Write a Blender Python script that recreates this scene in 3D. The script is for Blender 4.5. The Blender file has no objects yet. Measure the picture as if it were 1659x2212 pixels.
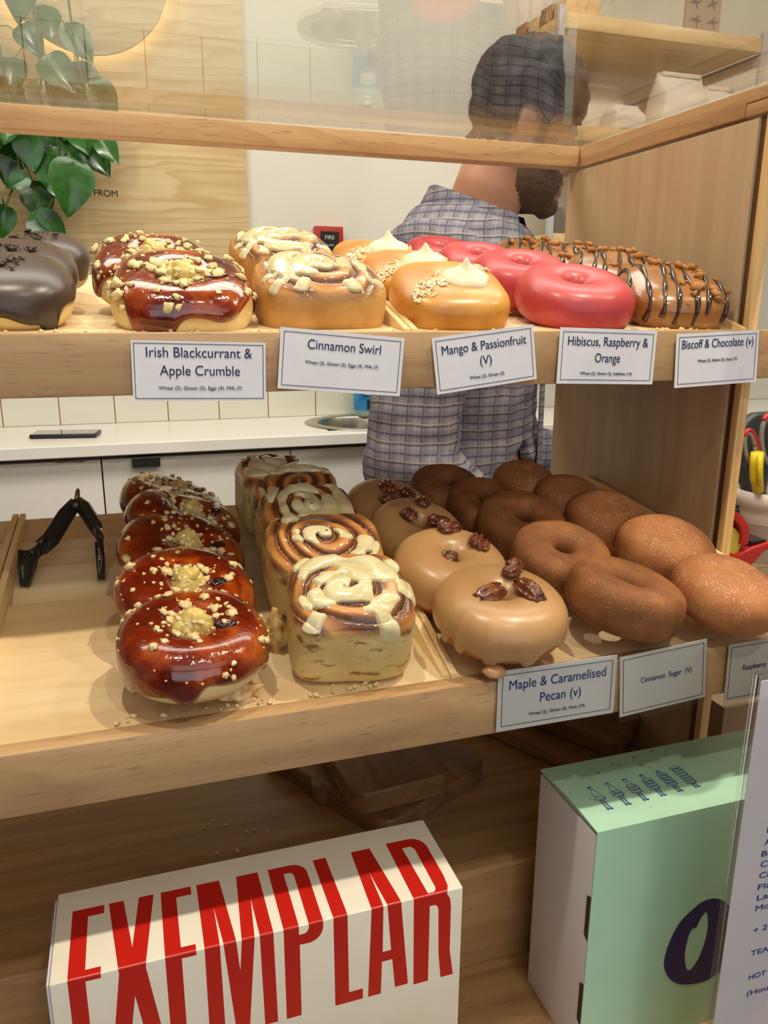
import bpy, bmesh, math, random
import numpy as np
from math import pi, sin, cos, tan, atan2, sqrt, radians as R
from mathutils import Vector, Matrix, noise as mnoise
from mathutils.bvhtree import BVHTree

C = bpy.context.scene.collection
E = 1.40                      # eye height above the floor; z below is measured from the eye
scene = bpy.context.scene

# ------------------------------------------------------------------ camera
Rm = np.array([[0.9506, -0.0734, 0.3016], [-0.3104, -0.2428, 0.9191], [0.0057, -0.9673, -0.2536]])
u_, s_, v_ = np.linalg.svd(Rm)
Rm = u_ @ v_
cam_d = bpy.data.cameras.new('camera')
cam = bpy.data.objects.new('camera', cam_d)
C.objects.link(cam)
cam_d.sensor_fit = 'VERTICAL'
cam_d.sensor_height = 24.0
cam_d.lens = 1688.0 / 2212.0 * 24.0
cam_d.clip_start = 0.02
right, up, back = Rm @ [1, 0, 0], Rm @ [0, -1, 0], Rm @ [0, 0, -1]
M = Matrix(((right[0], up[0], back[0], 0), (right[1], up[1], back[1], 0), (right[2], up[2], back[2], E), (0, 0, 0, 1)))
cam.matrix_world = M
scene.camera = cam

# ------------------------------------------------------------------ light, world, exposure
scene.view_settings.view_transform = 'Standard'
scene.view_settings.look = 'None'
scene.view_settings.gamma = 1.0
scene.view_settings.use_curve_mapping = False
scene.view_settings.exposure = -0.18
w = bpy.data.worlds.new('world'); scene.world = w
w.use_nodes = True
w.node_tree.nodes['Background'].inputs[0].default_value = (1.0, 0.9, 0.76, 1)
w.node_tree.nodes['Background'].inputs[1].default_value = 0.06


def lamp(name, kind, loc, power, color, aim=None, size=0.1, sizey=None, spot=70, blend=0.5):
    d = bpy.data.lights.new(name, kind)
    d.energy = power; d.color = color
    if kind == 'AREA':
        d.shape = 'RECTANGLE'; d.size = size; d.size_y = sizey or size
    else:
        d.shadow_soft_size = size
    if kind == 'SPOT':
        d.spot_size = R(spot); d.spot_blend = blend
    o = bpy.data.objects.new(name, d); C.objects.link(o)
    o.location = (loc[0], loc[1], loc[2] + E)
    if aim:
        v = Vector((aim[0], aim[1], aim[2] + E)) - o.location
        o.rotation_euler = v.to_track_quat('-Z', 'Y').to_euler()
    return o


WARM = (1.0, 0.875, 0.70)
WARMW = (1.0, 0.91, 0.76)
lamp('spot_lamp', 'SPOT', (0.30, -0.38, 1.15), 17, WARM, (0.25, 0.45, -0.3), 0.03, spot=70)
lamp('spot_lamp', 'SPOT', (0.62, 0.25, 1.15), 44, WARM, (0.30, 0.50, -0.1), 0.022, spot=75)
lamp('spot_lamp', 'SPOT', (-0.12, 0.26, 1.15), 32, WARM, (0.10, 0.50, -0.1), 0.022, spot=75)
lamp('spot_lamp', 'SPOT', (1.25, 0.25, 1.15), 20, WARM, (0.35, 0.50, -0.1), 0.022, spot=75)
lamp('window_daylight', 'AREA', (0.1, -2.45, 0.15), 26, (0.90, 0.94, 1.0), (0.1, 0.5, 0.0), 3.0, 1.7)
lamp('ceiling_fill', 'AREA', (0.3, -0.85, 1.12), 7, (1.0, 0.95, 0.88), (0.3, 0.5, -0.3), 2.0, 1.2)  # added broad fill for the shelf fronts, no such fixture known
lamp('ceiling_fill', 'AREA', (0.3, 1.15, 1.17), 25, (1.0, 0.95, 0.87), (0.3, 1.15, 0), 2.4, 0.45)
lamp('spot_lamp', 'SPOT', (0.9, 1.25, 1.15), 12, WARMW, (0.75, 2.0, 0.0), 0.04, spot=95)
lamp('spot_lamp', 'SPOT', (-0.25, 1.2, 1.15), 12, WARMW, (0.1, 2.0, 0.0), 0.04, spot=95)
lamp('spot_lamp', 'SPOT', (1.9, 1.2, 1.15), 13, WARMW, (1.7, 2.0, 0.0), 0.04, spot=95)


# ------------------------------------------------------------------ materials
def lin(c):
    out = []
    for v in c:
        v = v / 255.0
        out.append(v / 12.92 if v <= 0.04045 else ((v + 0.055) / 1.055) ** 2.4)
    return (*out, 1.0)


class NT:
    def __init__(self, name):
        self.m = bpy.data.materials.new(name); self.m.use_nodes = True
        self.t = self.m.node_tree; self.n = self.t.nodes; self.b = self.n['Principled BSDF']
        self.coord = None

    def add(self, kind, **kw):
        x = self.n.new(kind)
        for k, v in kw.items():
            setattr(x, k, v)
        return x

    def link(self, a, b):
        self.t.links.new(a, b)

    def obj(self):
        if not self.coord:
            self.coord = self.add('ShaderNodeTexCoord').outputs['Object']
        return self.coord

    def map(self, scale=(1, 1, 1), loc=(0, 0, 0), rot=(0, 0, 0), src=None):
        mp = self.add('ShaderNodeMapping')
        mp.inputs['Scale'].default_value = scale; mp.inputs['Location'].default_value = loc; mp.inputs['Rotation'].default_value = rot
        self.link(src or self.obj(), mp.inputs['Vector'])
        return mp.outputs[0]

    def noise(self, vec, scale, detail=3, rough=0.55, dist=0.0):
        x = self.add('ShaderNodeTexNoise')
        x.inputs['Scale'].default_value = scale; x.inputs['Detail'].default_value = detail
        x.inputs['Roughness'].default_value = rough; x.inputs['Distortion'].default_value = dist
        self.link(vec, x.inputs['Vector'])
        return x.outputs['Fac']

    def ramp(self, fac, stops):
        x = self.add('ShaderNodeValToRGB')
        e = x.color_ramp.elements
        while len(e) < len(stops):
            e.new(0.5)
        for el, (p, c) in zip(e, stops):
            el.position = p; el.color = c if len(c) == 4 else lin(c)
        self.link(fac, x.inputs[0])
        return x.outputs[0]

    def math(self, op, a, b=None, c=None):
        x = self.add('ShaderNodeMath', operation=op)
        for i, v in enumerate((a, b, c)):
            if v is None:
                continue
            if isinstance(v, (int, float)):
                x.inputs[i].default_value = v
            else:
                self.link(v, x.inputs[i])
        return x.outputs[0]

    def mix(self, fac, a, b, mode='MIX'):
        x = self.add('ShaderNodeMix', data_type='RGBA', blend_type=mode)
        for i, v in ((0, fac), (6, a), (7, b)):
            if isinstance(v, (int, float)):
                x.inputs[i].default_value = v
            elif isinstance(v, tuple):
                x.inputs[i].default_value = v if len(v) == 4 else lin(v)
            else:
                self.link(v, x.inputs[i])
        return x.outputs[2]

    def color(self, v):
        if isinstance(v, tuple):
            self.b.inputs['Base Color'].default_value = v if len(v) == 4 else lin(v)
        else:
            self.link(v, self.b.inputs['Base Color'])

    def set(self, rough=None, spec=None, coat=None, metal=None, sss=None, sssr=None, trans=None, emit=None, estr=1.0, coatr=0.1):
        i = self.b.inputs
        if rough is not None: i['Roughness'].default_value = rough
        if spec is not None: i['Specular IOR Level'].default_value = spec
        if coat is not None:
            i['Coat Weight'].default_value = coat; i['Coat Roughness'].default_value = coatr
        if metal is not None: i['Metallic'].default_value = metal
        if sss is not None:
            i['Subsurface Weight'].default_value = sss; i['Subsurface Scale'].default_value = sssr or 0.01
            i['Subsurface Radius'].default_value = (1.0, 0.55, 0.3)
        if emit is not None:
            i['Emission Color'].default_value = emit if len(emit) == 4 else lin(emit); i['Emission Strength'].default_value = estr
        return self

    def bump(self, h, strength=0.3, dist=0.001):
        x = self.add('ShaderNodeBump')
        x.inputs['Strength'].default_value = strength; x.inputs['Distance'].default_value = dist
        self.link(h, x.inputs['Height']); self.link(x.outputs[0], self.b.inputs['Normal'])


def mat(name, c1, c2=None, scale=30, rough=0.5, bump=0.0, bscale=200, bdist=0.001, c3=None, **kw):
    t = NT(name)
    if c2 is None:
        t.color(c1)
    else:
        f = t.noise(t.obj(), scale, 4)
        st = [(0.35, c1), (0.62, c2)] if c3 is None else [(0.3, c1), (0.5, c2), (0.68, c3)]
        t.color(t.ramp(f, st))
    if bump:
        t.bump(t.noise(t.obj(), bscale, 4), bump, bdist)
    t.set(rough=rough, **kw)
    return t.m


def wood(name, c1, c2, c3, axis='X', along=5, across=90, flecks=0.0, fleck_c=(95, 62, 36), rough=0.42, waves=0.0, off=(0, 0, 0), wamt=0.6):
    t = NT(name)
    sc = [across] * 3; sc['XYZ'.index(axis)] = along
    v = t.map(tuple(sc), off)
    f = t.noise(v, 1.0, 5, 0.6, 0.35)
    col = t.ramp(f, [(0.3, c2), (0.5, c1), (0.72, c3)])
    if waves:
        ax = 'XYZ'.index(axis)
        sc2 = [waves * 0.33] * 3; sc2[ax] = waves * 0.055
        lowf = t.noise(t.map(tuple(sc2), off), 1.0, 2.5, 0.5, 0.4)
        sp = t.add('ShaderNodeSeparateXYZ'); t.link(t.obj(), sp.inputs[0])
        cr = sp.outputs[2] if axis != 'Z' else sp.outputs[1]
        ph = t.math('ADD', t.math('MULTIPLY', lowf, 9.0), t.math('MULTIPLY', cr, waves * 1.3))
        rg = t.math('FRACT', ph)
        line = t.ramp(rg, [(0.0, (0, 0, 0, 1)), (0.55, (0.10, 0.10, 0.10, 1)), (0.90, (1, 1, 1, 1)), (1.0, (0, 0, 0, 1))])
        col = t.mix(t.math('MULTIPLY', line, wamt), col, c2)
    if flecks:
        sc3 = [700] * 3; sc3['XYZ'.index(axis)] = 55
        f3 = t.noise(t.map(tuple(sc3), off), 1.0, 1.5, 0.5)
        col = t.mix(t.math('MULTIPLY', t.ramp(f3, [(0.62, (0, 0, 0, 1)), (0.70, (1, 1, 1, 1))]), flecks), col, fleck_c)
    t.color(col)
    t.bump(f, 0.08, 0.0006)
    t.set(rough=rough)
    return t.m


def glass_mat(name, tint=(0.97, 0.985, 0.97, 1), ior=1.5, rough=0.0):
    """thin clear sheet: transparent plus the mirror reflection Fresnel gives"""
    m = bpy.data.materials.new(name); m.use_nodes = True
    t = m.node_tree; n = t.nodes; n.clear()
    out = n.new('ShaderNodeOutputMaterial'); mx = n.new('ShaderNodeMixShader')
    tr = n.new('ShaderNodeBsdfTransparent'); gl = n.new('ShaderNodeBsdfGlossy'); fr = n.new('ShaderNodeFresnel')
    geo = n.new('ShaderNodeNewGeometry'); mm = n.new('ShaderNodeMix')
    mm.data_type = 'FLOAT'
    mm.inputs[2].default_value = ior; mm.inputs[3].default_value = 1.0 / ior
    t.links.new(geo.outputs['Backfacing'], mm.inputs[0]); t.links.new(mm.outputs[0], fr.inputs['IOR'])
    tr.inputs[0].default_value = tint; gl.inputs['Roughness'].default_value = rough
    t.links.new(fr.outputs[0], mx.inputs[0]); t.links.new(tr.outputs[0], mx.inputs[1]); t.links.new(gl.outputs[0], mx.inputs[2])
    t.links.new(mx.outputs[0], out.inputs[0])
    return m


# ------------------------------------------------------------------ mesh helpers
class MB:
    def __init__(self):
        self.v = []; self.f = []

    def add(self, vs, fs):
        o = len(self.v)
        self.v += [tuple(map(float, p)) for p in vs]
        self.f += [tuple(i + o for i in f) for f in fs]
        return self

    def box(self, x0, x1, y0, y1, z0, z1):
        vs = [(x, y, z) for z in (z0, z1) for y in (y0, y1) for x in (x0, x1)]
        return self.add(vs, [(0, 2, 3, 1), (4, 5, 7, 6), (0, 1, 5, 4), (2, 6, 7, 3), (0, 4, 6, 2), (1, 3, 7, 5)])

    def prism(self, poly, a0, a1, axis='X'):
        """poly in the two other axes (YZ for X, XZ for Y, XY for Z)"""
        n = len(poly)
        def pt(p, a):
            return {'X': (a, p[0], p[1]), 'Y': (p[0], a, p[1]), 'Z': (p[0], p[1], a)}[axis]
        vs = [pt(p, a0) for p in poly] + [pt(p, a1) for p in poly]
        fs = [tuple(range(n)), tuple(range(2 * n - 1, n - 1, -1))]
        fs += [(i, i + n, (i + 1) % n + n, (i + 1) % n) for i in range(n)]
        return self.add(vs, fs)

    def grid(self, P, cu=False, cv=False):
        P = np.asarray(P); nu, nv = P.shape[:2]
        fs = []
        for i in range(nu if cu else nu - 1):
            for j in range(nv if cv else nv - 1):
                a, b = i, (i + 1) % nu
                c, d = j, (j + 1) % nv
                fs.append((a * nv + c, b * nv + c, b * nv + d, a * nv + d))
        return self.add(P.reshape(-1, 3), fs)

    def tube(self, pts, rad, n=10, cap=True, flat=None):
        pts = [Vector(p) for p in pts]
        if isinstance(rad, (int, float)):
            rad = [rad] * len(pts)
        rows = []; prev = None
        for i, p in enumerate(pts):
            tg = (pts[min(i + 1, len(pts) - 1)] - pts[max(i - 1, 0)]).normalized()
            if prev is None:
                ref = Vector((0, 0, 1)) if abs(tg.z) < 0.9 else Vector((0, 1, 0))
                a = tg.cross(ref).normalized()
            else:
                a = (prev - tg * prev.dot(tg)).normalized()
            prev = a; b = tg.cross(a)
            r = rad[i]; r1, r2 = (r, r) if isinstance(r, (int, float)) else r
            rows.append([tuple(p + a * (r1 * cos(2 * pi * k / n)) + b * (r2 * sin(2 * pi * k / n))) for k in range(n)])
        o = len(self.v)
        self.grid(np.array(rows), cv=True)
        if cap:
            m = len(pts)
            self.f.append(tuple(o + k for k in range(n)))
            self.f.append(tuple(o + (m - 1) * n + k for k in reversed(range(n))))
        return self

    def lathe(self, prof, n=32, c=(0, 0, 0)):
        rows = [[(c[0] + r * cos(2 * pi * k / n), c[1] + r * sin(2 * pi * k / n), c[2] + z) for k in range(n)] for r, z in prof]
        o = len(self.v)
        self.grid(np.array(rows), cv=True)
        m = len(prof)
        self.f.append(tuple(o + k for k in reversed(range(n))))
        self.f.append(tuple(o + (m - 1) * n + k for k in range(n)))
        return self

    def ball(self, c, r, nu=20, nv=12):
        r = (r, r, r) if isinstance(r, (int, float)) else r
        rows = [[(c[0] + r[0] * sin(pi * j / nv) * cos(2 * pi * i / nu), c[1] + r[1] * sin(pi * j / nv) * sin(2 * pi * i / nu), c[2] + r[2] * cos(pi * j / nv)) for i in range(nu)] for j in range(nv + 1)]
        return self.grid(np.array(rows), cv=True)

    def xf(self, m):
        self.v = [tuple(m @ Vector(p)) for p in self.v]
        return self

    def mesh(self, name):
        me = bpy.data.meshes.new(name)
        me.from_pydata(self.v, [], self.f)
        bm = bmesh.new(); bm.from_mesh(me)
        bmesh.ops.remove_doubles(bm, verts=bm.verts, dist=1e-6)
        bmesh.ops.recalc_face_normals(bm, faces=bm.faces)
        bm.to_mesh(me); bm.free()
        return me

    def build(self, name, m=None, parent=None, smooth=False, bevel=0.0, seg=2, sub=0, sharp=40):
        me = self.mesh(name)
        if bevel:
            bm = bmesh.new(); bm.from_mesh(me)
            es = [e for e in bm.edges if len(e.link_faces) == 2 and e.calc_face_angle(0) > R(25)]
            bmesh.ops.bevel(bm, geom=es, offset=bevel, segments=seg, affect='EDGES', profile=0.5, clamp_overlap=True)
            bm.to_mesh(me); bm.free()
        o = bpy.data.objects.new(name, me); C.objects.link(o)
        if m: me.materials.append(m)
        if smooth or bevel:
            for p in me.polygons: p.use_smooth = True
            if bevel or not smooth:
                me.set_sharp_from_angle(angle=R(sharp))
        if sub:
            md = o.modifiers.new('sub', 'SUBSURF'); md.levels = sub; md.render_levels = sub
        if parent:
            o.parent = parent
        return o


def tag(o, label, cat, group=None, kind=None):
    o['label'] = label; o['category'] = cat
    if group: o['group'] = group
    if kind: o['kind'] = kind
    return o


def thing(name, label, cat, loc=(0, 0, 0), rot=(0, 0, 0), group=None):
    o = bpy.data.objects.new(name, None); C.objects.link(o)
    o.empty_display_size = 0.02
    o.location = (loc[0], loc[1], loc[2] + E); o.rotation_euler = rot
    return tag(o, label, cat, group)


def struct(o):
    o['kind'] = 'structure'
    o.location.z += E
    return o


def up_e(o):
    o.location.z += E
    return o


def text_mesh(s, width=None, height=None, depth=0.00015, name='lettering', align='CENTER', space=1.0):
    """flat lettering in the XZ plane facing -Y, centred on the origin, scaled to a width"""
    cu = bpy.data.curves.new('t', 'FONT')
    cu.body = s; cu.size = 1.0; cu.align_x = 'LEFT'; cu.extrude = 0.0; cu.space_character = space
    o = bpy.data.objects.new('t', cu); C.objects.link(o)
    bpy.context.view_layer.update()
    me = bpy.data.meshes.new_from_object(o.evaluated_get(bpy.context.evaluated_depsgraph_get()))
    C.objects.unlink(o); bpy.data.objects.remove(o); bpy.data.curves.remove(cu)
    xs = [v.co.x for v in me.vertices]; ys = [v.co.y for v in me.vertices]
    x0, x1, y0, y1 = min(xs), max(xs), min(ys), max(ys)
    kx = width / (x1 - x0) if width else height / 0.73
    kz = height / 0.73 if height else kx
    for v in me.vertices:
        x = (v.co.x - (x0 + x1) / 2) * kx if align == 'CENTER' else (v.co.x - x0) * kx
        v.co = (x, 0.0, (v.co.y) * kz)
    bm = bmesh.new(); bm.from_mesh(me)
    r = bmesh.ops.extrude_face_region(bm, geom=bm.faces[:])
    for v in [g for g in r['geom'] if isinstance(g, bmesh.types.BMVert)]:
        v.co.y -= depth
    bmesh.ops.recalc_face_normals(bm, faces=bm.faces)
    bm.to_mesh(me); bm.free()
    me.materials.clear()
    return me


def lettering(s, m, parent, loc, width=None, height=None, rot=(0, 0, 0), align='CENTER', space=1.0, depth=0.00015):
    me = text_mesh(s, width, height, depth, align=align, space=space)
    me.materials.append(m)
    o = bpy.data.objects.new('lettering', me); C.objects.link(o)
    o.parent = parent; o.location = loc; o.rotation_euler = rot
    return o


# ------------------------------------------------------------------ the materials of the place
BEECH = wood('beech', (192, 156, 112), (172, 134, 92), (204, 168, 124), 'X', 4, 70, flecks=0.35, waves=26)
BEECH_Y = wood('beech_y', (196, 160, 116), (174, 136, 94), (208, 172, 128), 'Y', 4, 70, flecks=0.3, waves=26)
BEECH_Z = wood('beech_z', (184, 156, 122), (174, 144, 110), (192, 166, 132), 'Z', 2.5, 60, flecks=0.08, waves=9, wamt=0.35)
POST = wood('post_pine', (222, 184, 126), (196, 152, 96), (232, 198, 142), 'Z', 3, 110, flecks=0.0, waves=40)
TRAYW = wood('tray_maple', (238, 212, 166), (224, 190, 138), (244, 222, 182), 'X', 4, 40, waves=14, rough=0.5)
TRAYR = wood('tray_rim', (236, 204, 146), (214, 176, 116), (242, 214, 160), 'Y', 4, 110, rough=0.5)
PLYW = wood('plywood_panel', (226, 200, 150), (204, 168, 112), (232, 208, 160), 'X', 3, 60, waves=24, rough=0.5, wamt=0.75)
DECK = wood('oak_deck', (166, 130, 84), (146, 110, 68), (178, 142, 96), 'X', 4, 80, flecks=0.35, waves=20, rough=0.45)
BOARDW = wood('acacia', (150, 110, 66), (120, 82, 46), (172, 132, 84), 'X', 5, 60, waves=22, rough=0.5)
SHELFW = wood('shelf_ply', (226, 192, 136), (204, 166, 108), (234, 204, 152), 'X', 3, 60, waves=14)
WALLM = mat('white_paint', (226, 222, 206), (230, 226, 211), 3, 0.7)
CEILM = mat('ceiling_paint', (236, 230, 216), rough=0.8)
FLOORM = mat('floor_grey', (120, 114, 106), (132, 126, 116), 5, 0.5)
WHITE = mat('white_laminate', (232, 230, 222), rough=0.32)
CABM = mat('cabinet_white', (224, 222, 214), (227, 225, 218), 60, 0.45)
BLACKM = mat('black_metal', (30, 29, 27), rough=0.38)
STEEL = mat('brushed_steel', (188, 184, 172), rough=0.26, metal=1.0)
ALU = mat('painted_metal', (190, 188, 186), rough=0.4)
PAPER = mat('card_paper', (238, 238, 244), (232, 232, 240), 40, 0.45)
INK = mat('blue_ink', (20, 25, 82), rough=0.6)
INKB = mat('blue_print', (36, 58, 146), rough=0.6)
BLACKINK = mat('black_ink', (26, 26, 34), rough=0.6)
GLASS = glass_mat('clear_glass', ior=1.62)
SLEEVE = glass_mat('clear_plastic', (0.93, 0.93, 0.90, 1), 1.35, 0.12)


def part(mb, name, m, parent, **kw):
    """a part whose mesh was written in eye coordinates, under an unrotated thing (or part of one)"""
    if not kw.pop('local', False):
        l = parent.location
        mb.v = [(x - l.x, y - l.y, z - (l.z - E)) for x, y, z in mb.v]
    return mb.build(name, m, parent, **kw)


# ------------------------------------------------------------------ room shell
struct(MB().box(-3.2, 3.2, -2.6, 2.3, -1.45, -1.40).build('floor', FLOORM))
struct(MB().box(-3.2, 3.2, -2.6, 2.3, 1.20, 1.26).build('ceiling', CEILM))
struct(MB().box(-3.2, 3.2, 2.08, 2.2, -1.40, 1.20).build('wall_back', WALLM))
struct(MB().box(-3.3, -3.2, -2.6, 2.2, -1.40, 1.20).build('wall_left', WALLM))
struct(MB().box(3.2, 3.3, -2.6, 2.2, -1.40, 1.20).build('wall_right', WALLM))
struct(MB().box(-3.2, 3.2, -2.7, -2.6, -1.40, 1.20).build('wall_front', mat('warm_grey_paint', (150, 138, 120), rough=0.8)))

t = NT('white_tile')
sx = t.add('ShaderNodeSeparateXYZ'); t.link(t.obj(), sx.inputs[0])
fx = t.math('FRACT', t.math('DIVIDE', t.math('ADD', sx.outputs[0], 0.0319 + 12.87), 0.1287))
fz = t.math('FRACT', t.math('DIVIDE', t.math('ADD', sx.outputs[2], 0.2864 + 1.287), 0.1287))
gx = t.math('LESS_THAN', t.math('ABSOLUTE', t.math('SUBTRACT', t.math('ABSOLUTE', t.math('SUBTRACT', fx, 0.5)), 0.5)), 0.011)
gz = t.math('LESS_THAN', t.math('ABSOLUTE', t.math('SUBTRACT', t.math('ABSOLUTE', t.math('SUBTRACT', fz, 0.5)), 0.5)), 0.011)
g = t.math('MAXIMUM', gx, gz)
t.color(t.mix(g, (232, 230, 214), (150, 108, 78)))
rr = t.math('ADD', t.math('MULTIPLY', g, 0.5), 0.16); t.link(rr, t.b.inputs['Roughness'])
TILE = t.m
struct(MB().box(-3.2, 3.2, 2.070, 2.08, -0.40, -0.10).build('wall_tiles', TILE))

pl = thing('wall_panel', 'pale plywood wall panel with printed lettering behind the hanging plant', 'wall panel', (-1.0, 2.065, -0.10))
part(MB().box(-2.4, 0.3185, 2.060, 2.079, -0.098, 1.19), 'board', PLYW, pl, bevel=0.001)
for s, x, z, wd in (('SEASONAL', -0.105, 0.630, 0.150), ('SIX', -0.0745, 0.5955, 0.036), ('A', -0.148, 0.395, 0.014),
                    ('S FROM', -0.0205, 0.2545, 0.068), ('every', -0.062, 0.0975, 0.064), ('our ba', -0.048, 0.0645, 0.078)):
    lettering(s, BLACKINK, pl, (x - pl.location.x, 2.0598 - pl.location.y, z - 0.008 + 0.10), width=wd, depth=0.0003)

# round wall lamp with a halo
LX, LZ = -0.022, 0.705
hl = thing('wall_lamp', 'round plywood disc lamp with a warm halo on the panel', 'lamp', (LX, 2.02, LZ))
part(MB().prism([(LX + 0.176 * cos(a), LZ + 0.176 * sin(a)) for a in np.linspace(0, 2 * pi, 72, endpoint=False)], 2.006, 2.018, 'Y'), 'disc', PLYW, hl, bevel=0.001)
HALO = NT('halo_glow'); HALO.set(emit=(255, 240, 190), estr=9.0, rough=0.6); HALO.color((255, 220, 140))
part(MB().tube([(LX + 0.157 * cos(a), 2.030, LZ + 0.157 * sin(a)) for a in np.linspace(0, 2 * pi, 49)], 0.006, 8, cap=False), 'light_ring', HALO.m, hl, smooth=True)
part(MB().box(LX - 0.05, LX + 0.05, 2.018, 2.060, LZ - 0.05, LZ + 0.05), 'bracket', ALU, hl)

# ------------------------------------------------------------------ worktop, sink, cabinets behind
wt = tag(up_e(MB().prism([(1.748, -0.310), (1.752, -0.2885), (1.757, -0.286), (2.0695, -0.286), (2.0695, -0.312), (1.75, -0.312)], -2.6, 0.45, 'X')
              .prism([(1.748, -0.310), (1.752, -0.2885), (1.757, -0.286), (1.80, -0.286), (1.80, -0.312), (1.75, -0.312)], 0.45, 0.67, 'X')
              .prism([(2.02, -0.312), (2.02, -0.286), (2.0695, -0.286), (2.0695, -0.312)], 0.45, 0.67, 'X')
              .prism([(1.748, -0.310), (1.752, -0.2885), (1.757, -0.286), (2.0695, -0.286), (2.0695, -0.312), (1.75, -0.312)], 0.67, 2.9, 'X')
              .build('worktop', WHITE)), 'long white laminate worktop along the back wall under the white tiles', 'worktop')
SX, SY, SR = 0.56, 1.91, 0.108
sk = thing('sink', 'round brushed steel sink set into the white worktop', 'sink', (SX, SY, -0.43))
prof = [(SR + 0.032, -0.2858), (SR + 0.032, -0.2835), (SR + 0.018, -0.2815), (SR + 0.004, -0.2825), (SR, -0.287), (SR - 0.006, -0.33), (SR - 0.018, -0.375), (SR - 0.05, -0.392), (0.02, -0.396)]
rows = [[(SX + r * cos(2 * pi * k / 64), SY + r * sin(2 * pi * k / 64), z) for k in range(64)] for r, z in prof]
so = part(MB().grid(np.array(rows), cv=True), 'bowl', STEEL, sk, smooth=True)
part(MB().lathe([(0.0, -0.394), (0.021, -0.394), (0.021, -0.3905), (0.012, -0.389), (0.0, -0.389)], 24, (SX, SY, 0)), 'drain', BLACKM, sk, smooth=True)
part(MB().tube([(SX - 0.010, SY + 0.099, -0.318), (SX - 0.010, SY + 0.086, -0.322)], 0.012, 16), 'overflow_hole', BLACKM, sk)

cabs = [('white cabinet with no handle left of the black handle, chipped along its top edge', -0.478, -0.0635, 0),
        ('white cabinet with a small black edge handle under the worktop', -0.0635, 0.3512, 1),
        ('plain white cabinet below the sink partly behind the man', 0.3512, 0.766, 2),
        ('white cabinet right of the man, under the worktop', 0.766, 1.18, 3)]
for lab, x0, x1, k in cabs:
    cb = thing('base_cabinet', lab, 'cabinet', ((x0 + x1) / 2, 1.9, -1.40), group='white base cabinets')
    part(MB().box(x0 + 0.0005, x1 - 0.0005, 1.785, 2.066, -1.39, -0.405).box(x0 + 0.0005, x1 - 0.0005, 1.785, 1.792, -0.405, -0.3155), 'body', mat('cabinet_body', (92, 84, 74), rough=0.7), cb)
    dr = part(MB().box(x0 + 0.0015, x1 - 0.0015, 1.768, 1.785, -1.33, -0.3225), 'door', CABM, cb, bevel=0.001)
    if k == 1:
        h = MB().prism([(1.7675, -0.3215), (1.7675, -0.3185), (1.756, -0.3185), (1.7545, -0.3215), (1.7545, -0.3415), (1.7575, -0.3415), (1.7575, -0.3225)], -0.0005, 0.0585, 'X')
        l = cb.location; h.v = [(x - l.x, y - l.y, z - (l.z - E)) for x, y, z in h.v]
        h.build('handle', BLACKM, dr)
    if k == 0:
        h = MB().prism([(-0.155, -0.3226), (-0.15, -0.3252), (-0.125, -0.3245), (-0.10, -0.3262), (-0.092, -0.3226)], 1.7672, 1.7684, 'Y')
        l = cb.location; h.v = [(x - l.x, y - l.y, z - (l.z - E)) for x, y, z in h.v]
        h.build('chip', mat('chipboard', (170, 130, 88), rough=0.9), dr)['label'] = 'brown chipped edge where a handle was'

# phone on the worktop
ph = thing('phone', 'black smartphone lying face up on the white worktop', 'phone', (-0.137, 1.885, -0.286), (0, 0, R(-9)))
MB().box(-0.071, 0.071, -0.034, 0.034, 0, 0.0095).build('body', mat('phone_black', (32, 34, 42), rough=0.35), ph, bevel=0.0035, seg=3)
MB().box(-0.067, 0.067, -0.031, 0.031, 0.0094, 0.0100).build('screen', mat('phone_glass', (34, 36, 40), rough=0.05, coat=1.0, coatr=0.02), ph)
MB().box(0.0705, 0.0712, -0.018, -0.006, 0.004, 0.006).build('button', BLACKM, ph)

# soap bottle by the sink
BX, BY = 0.615, 2.035
so = thing('soap_bottle', 'clear pump bottle with a blue label standing behind the sink', 'bottle', (BX, BY, -0.2858))
part(MB().lathe([(0.0, -0.2855), (0.034, -0.2855), (0.036, -0.281), (0.036, -0.185), (0.030, -0.172), (0.013, -0.163), (0.013, -0.155), (0.0, -0.155)], 28, (BX, BY, 0)), 'bottle_body', mat('soap_liquid', (176, 204, 196), rough=0.1, coat=1.0), so, smooth=True)
part(MB().grid(np.array([[(BX + 0.0364 * cos(a), BY + 0.0364 * sin(a), z) for a in np.linspace(pi * 1.03, pi * 1.97, 16)] for z in (-0.268, -0.195)])), 'label', mat('blue_label', (36, 128, 204), (64, 170, 224), 12, 0.35), so, smooth=True)
part(MB().prism([(BX - 0.006 + 0.02 * cos(a), -0.212 + 0.014 * sin(a)) for a in np.linspace(0, 2 * pi, 20, endpoint=False)], BY - 0.0392, BY - 0.0340, 'Y').box(BX - 0.004, BX + 0.016, BY - 0.0392, BY - 0.034, -0.226, -0.2255), 'label_patch', WHITE, so)
part(MB().box(BX - 0.008, BX + 0.016, BY - 0.0395, BY - 0.034, -0.262, -0.238), 'label_square', mat('dark_label', (40, 42, 58)), so)
part(MB().lathe([(0, -0.158), (0.015, -0.158), (0.015, -0.146), (0.006, -0.142), (0.006, -0.125), (0.012, -0.122), (0.012, -0.112), (0, -0.110)], 20, (BX, BY, 0)).tube([(BX, BY, -0.117), (BX - 0.02, BY - 0.03, -0.117), (BX - 0.022, BY - 0.036, -0.124)], 0.004, 8), 'pump', mat('pump_grey', (120, 118, 112), rough=0.4), so, smooth=True)

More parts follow.
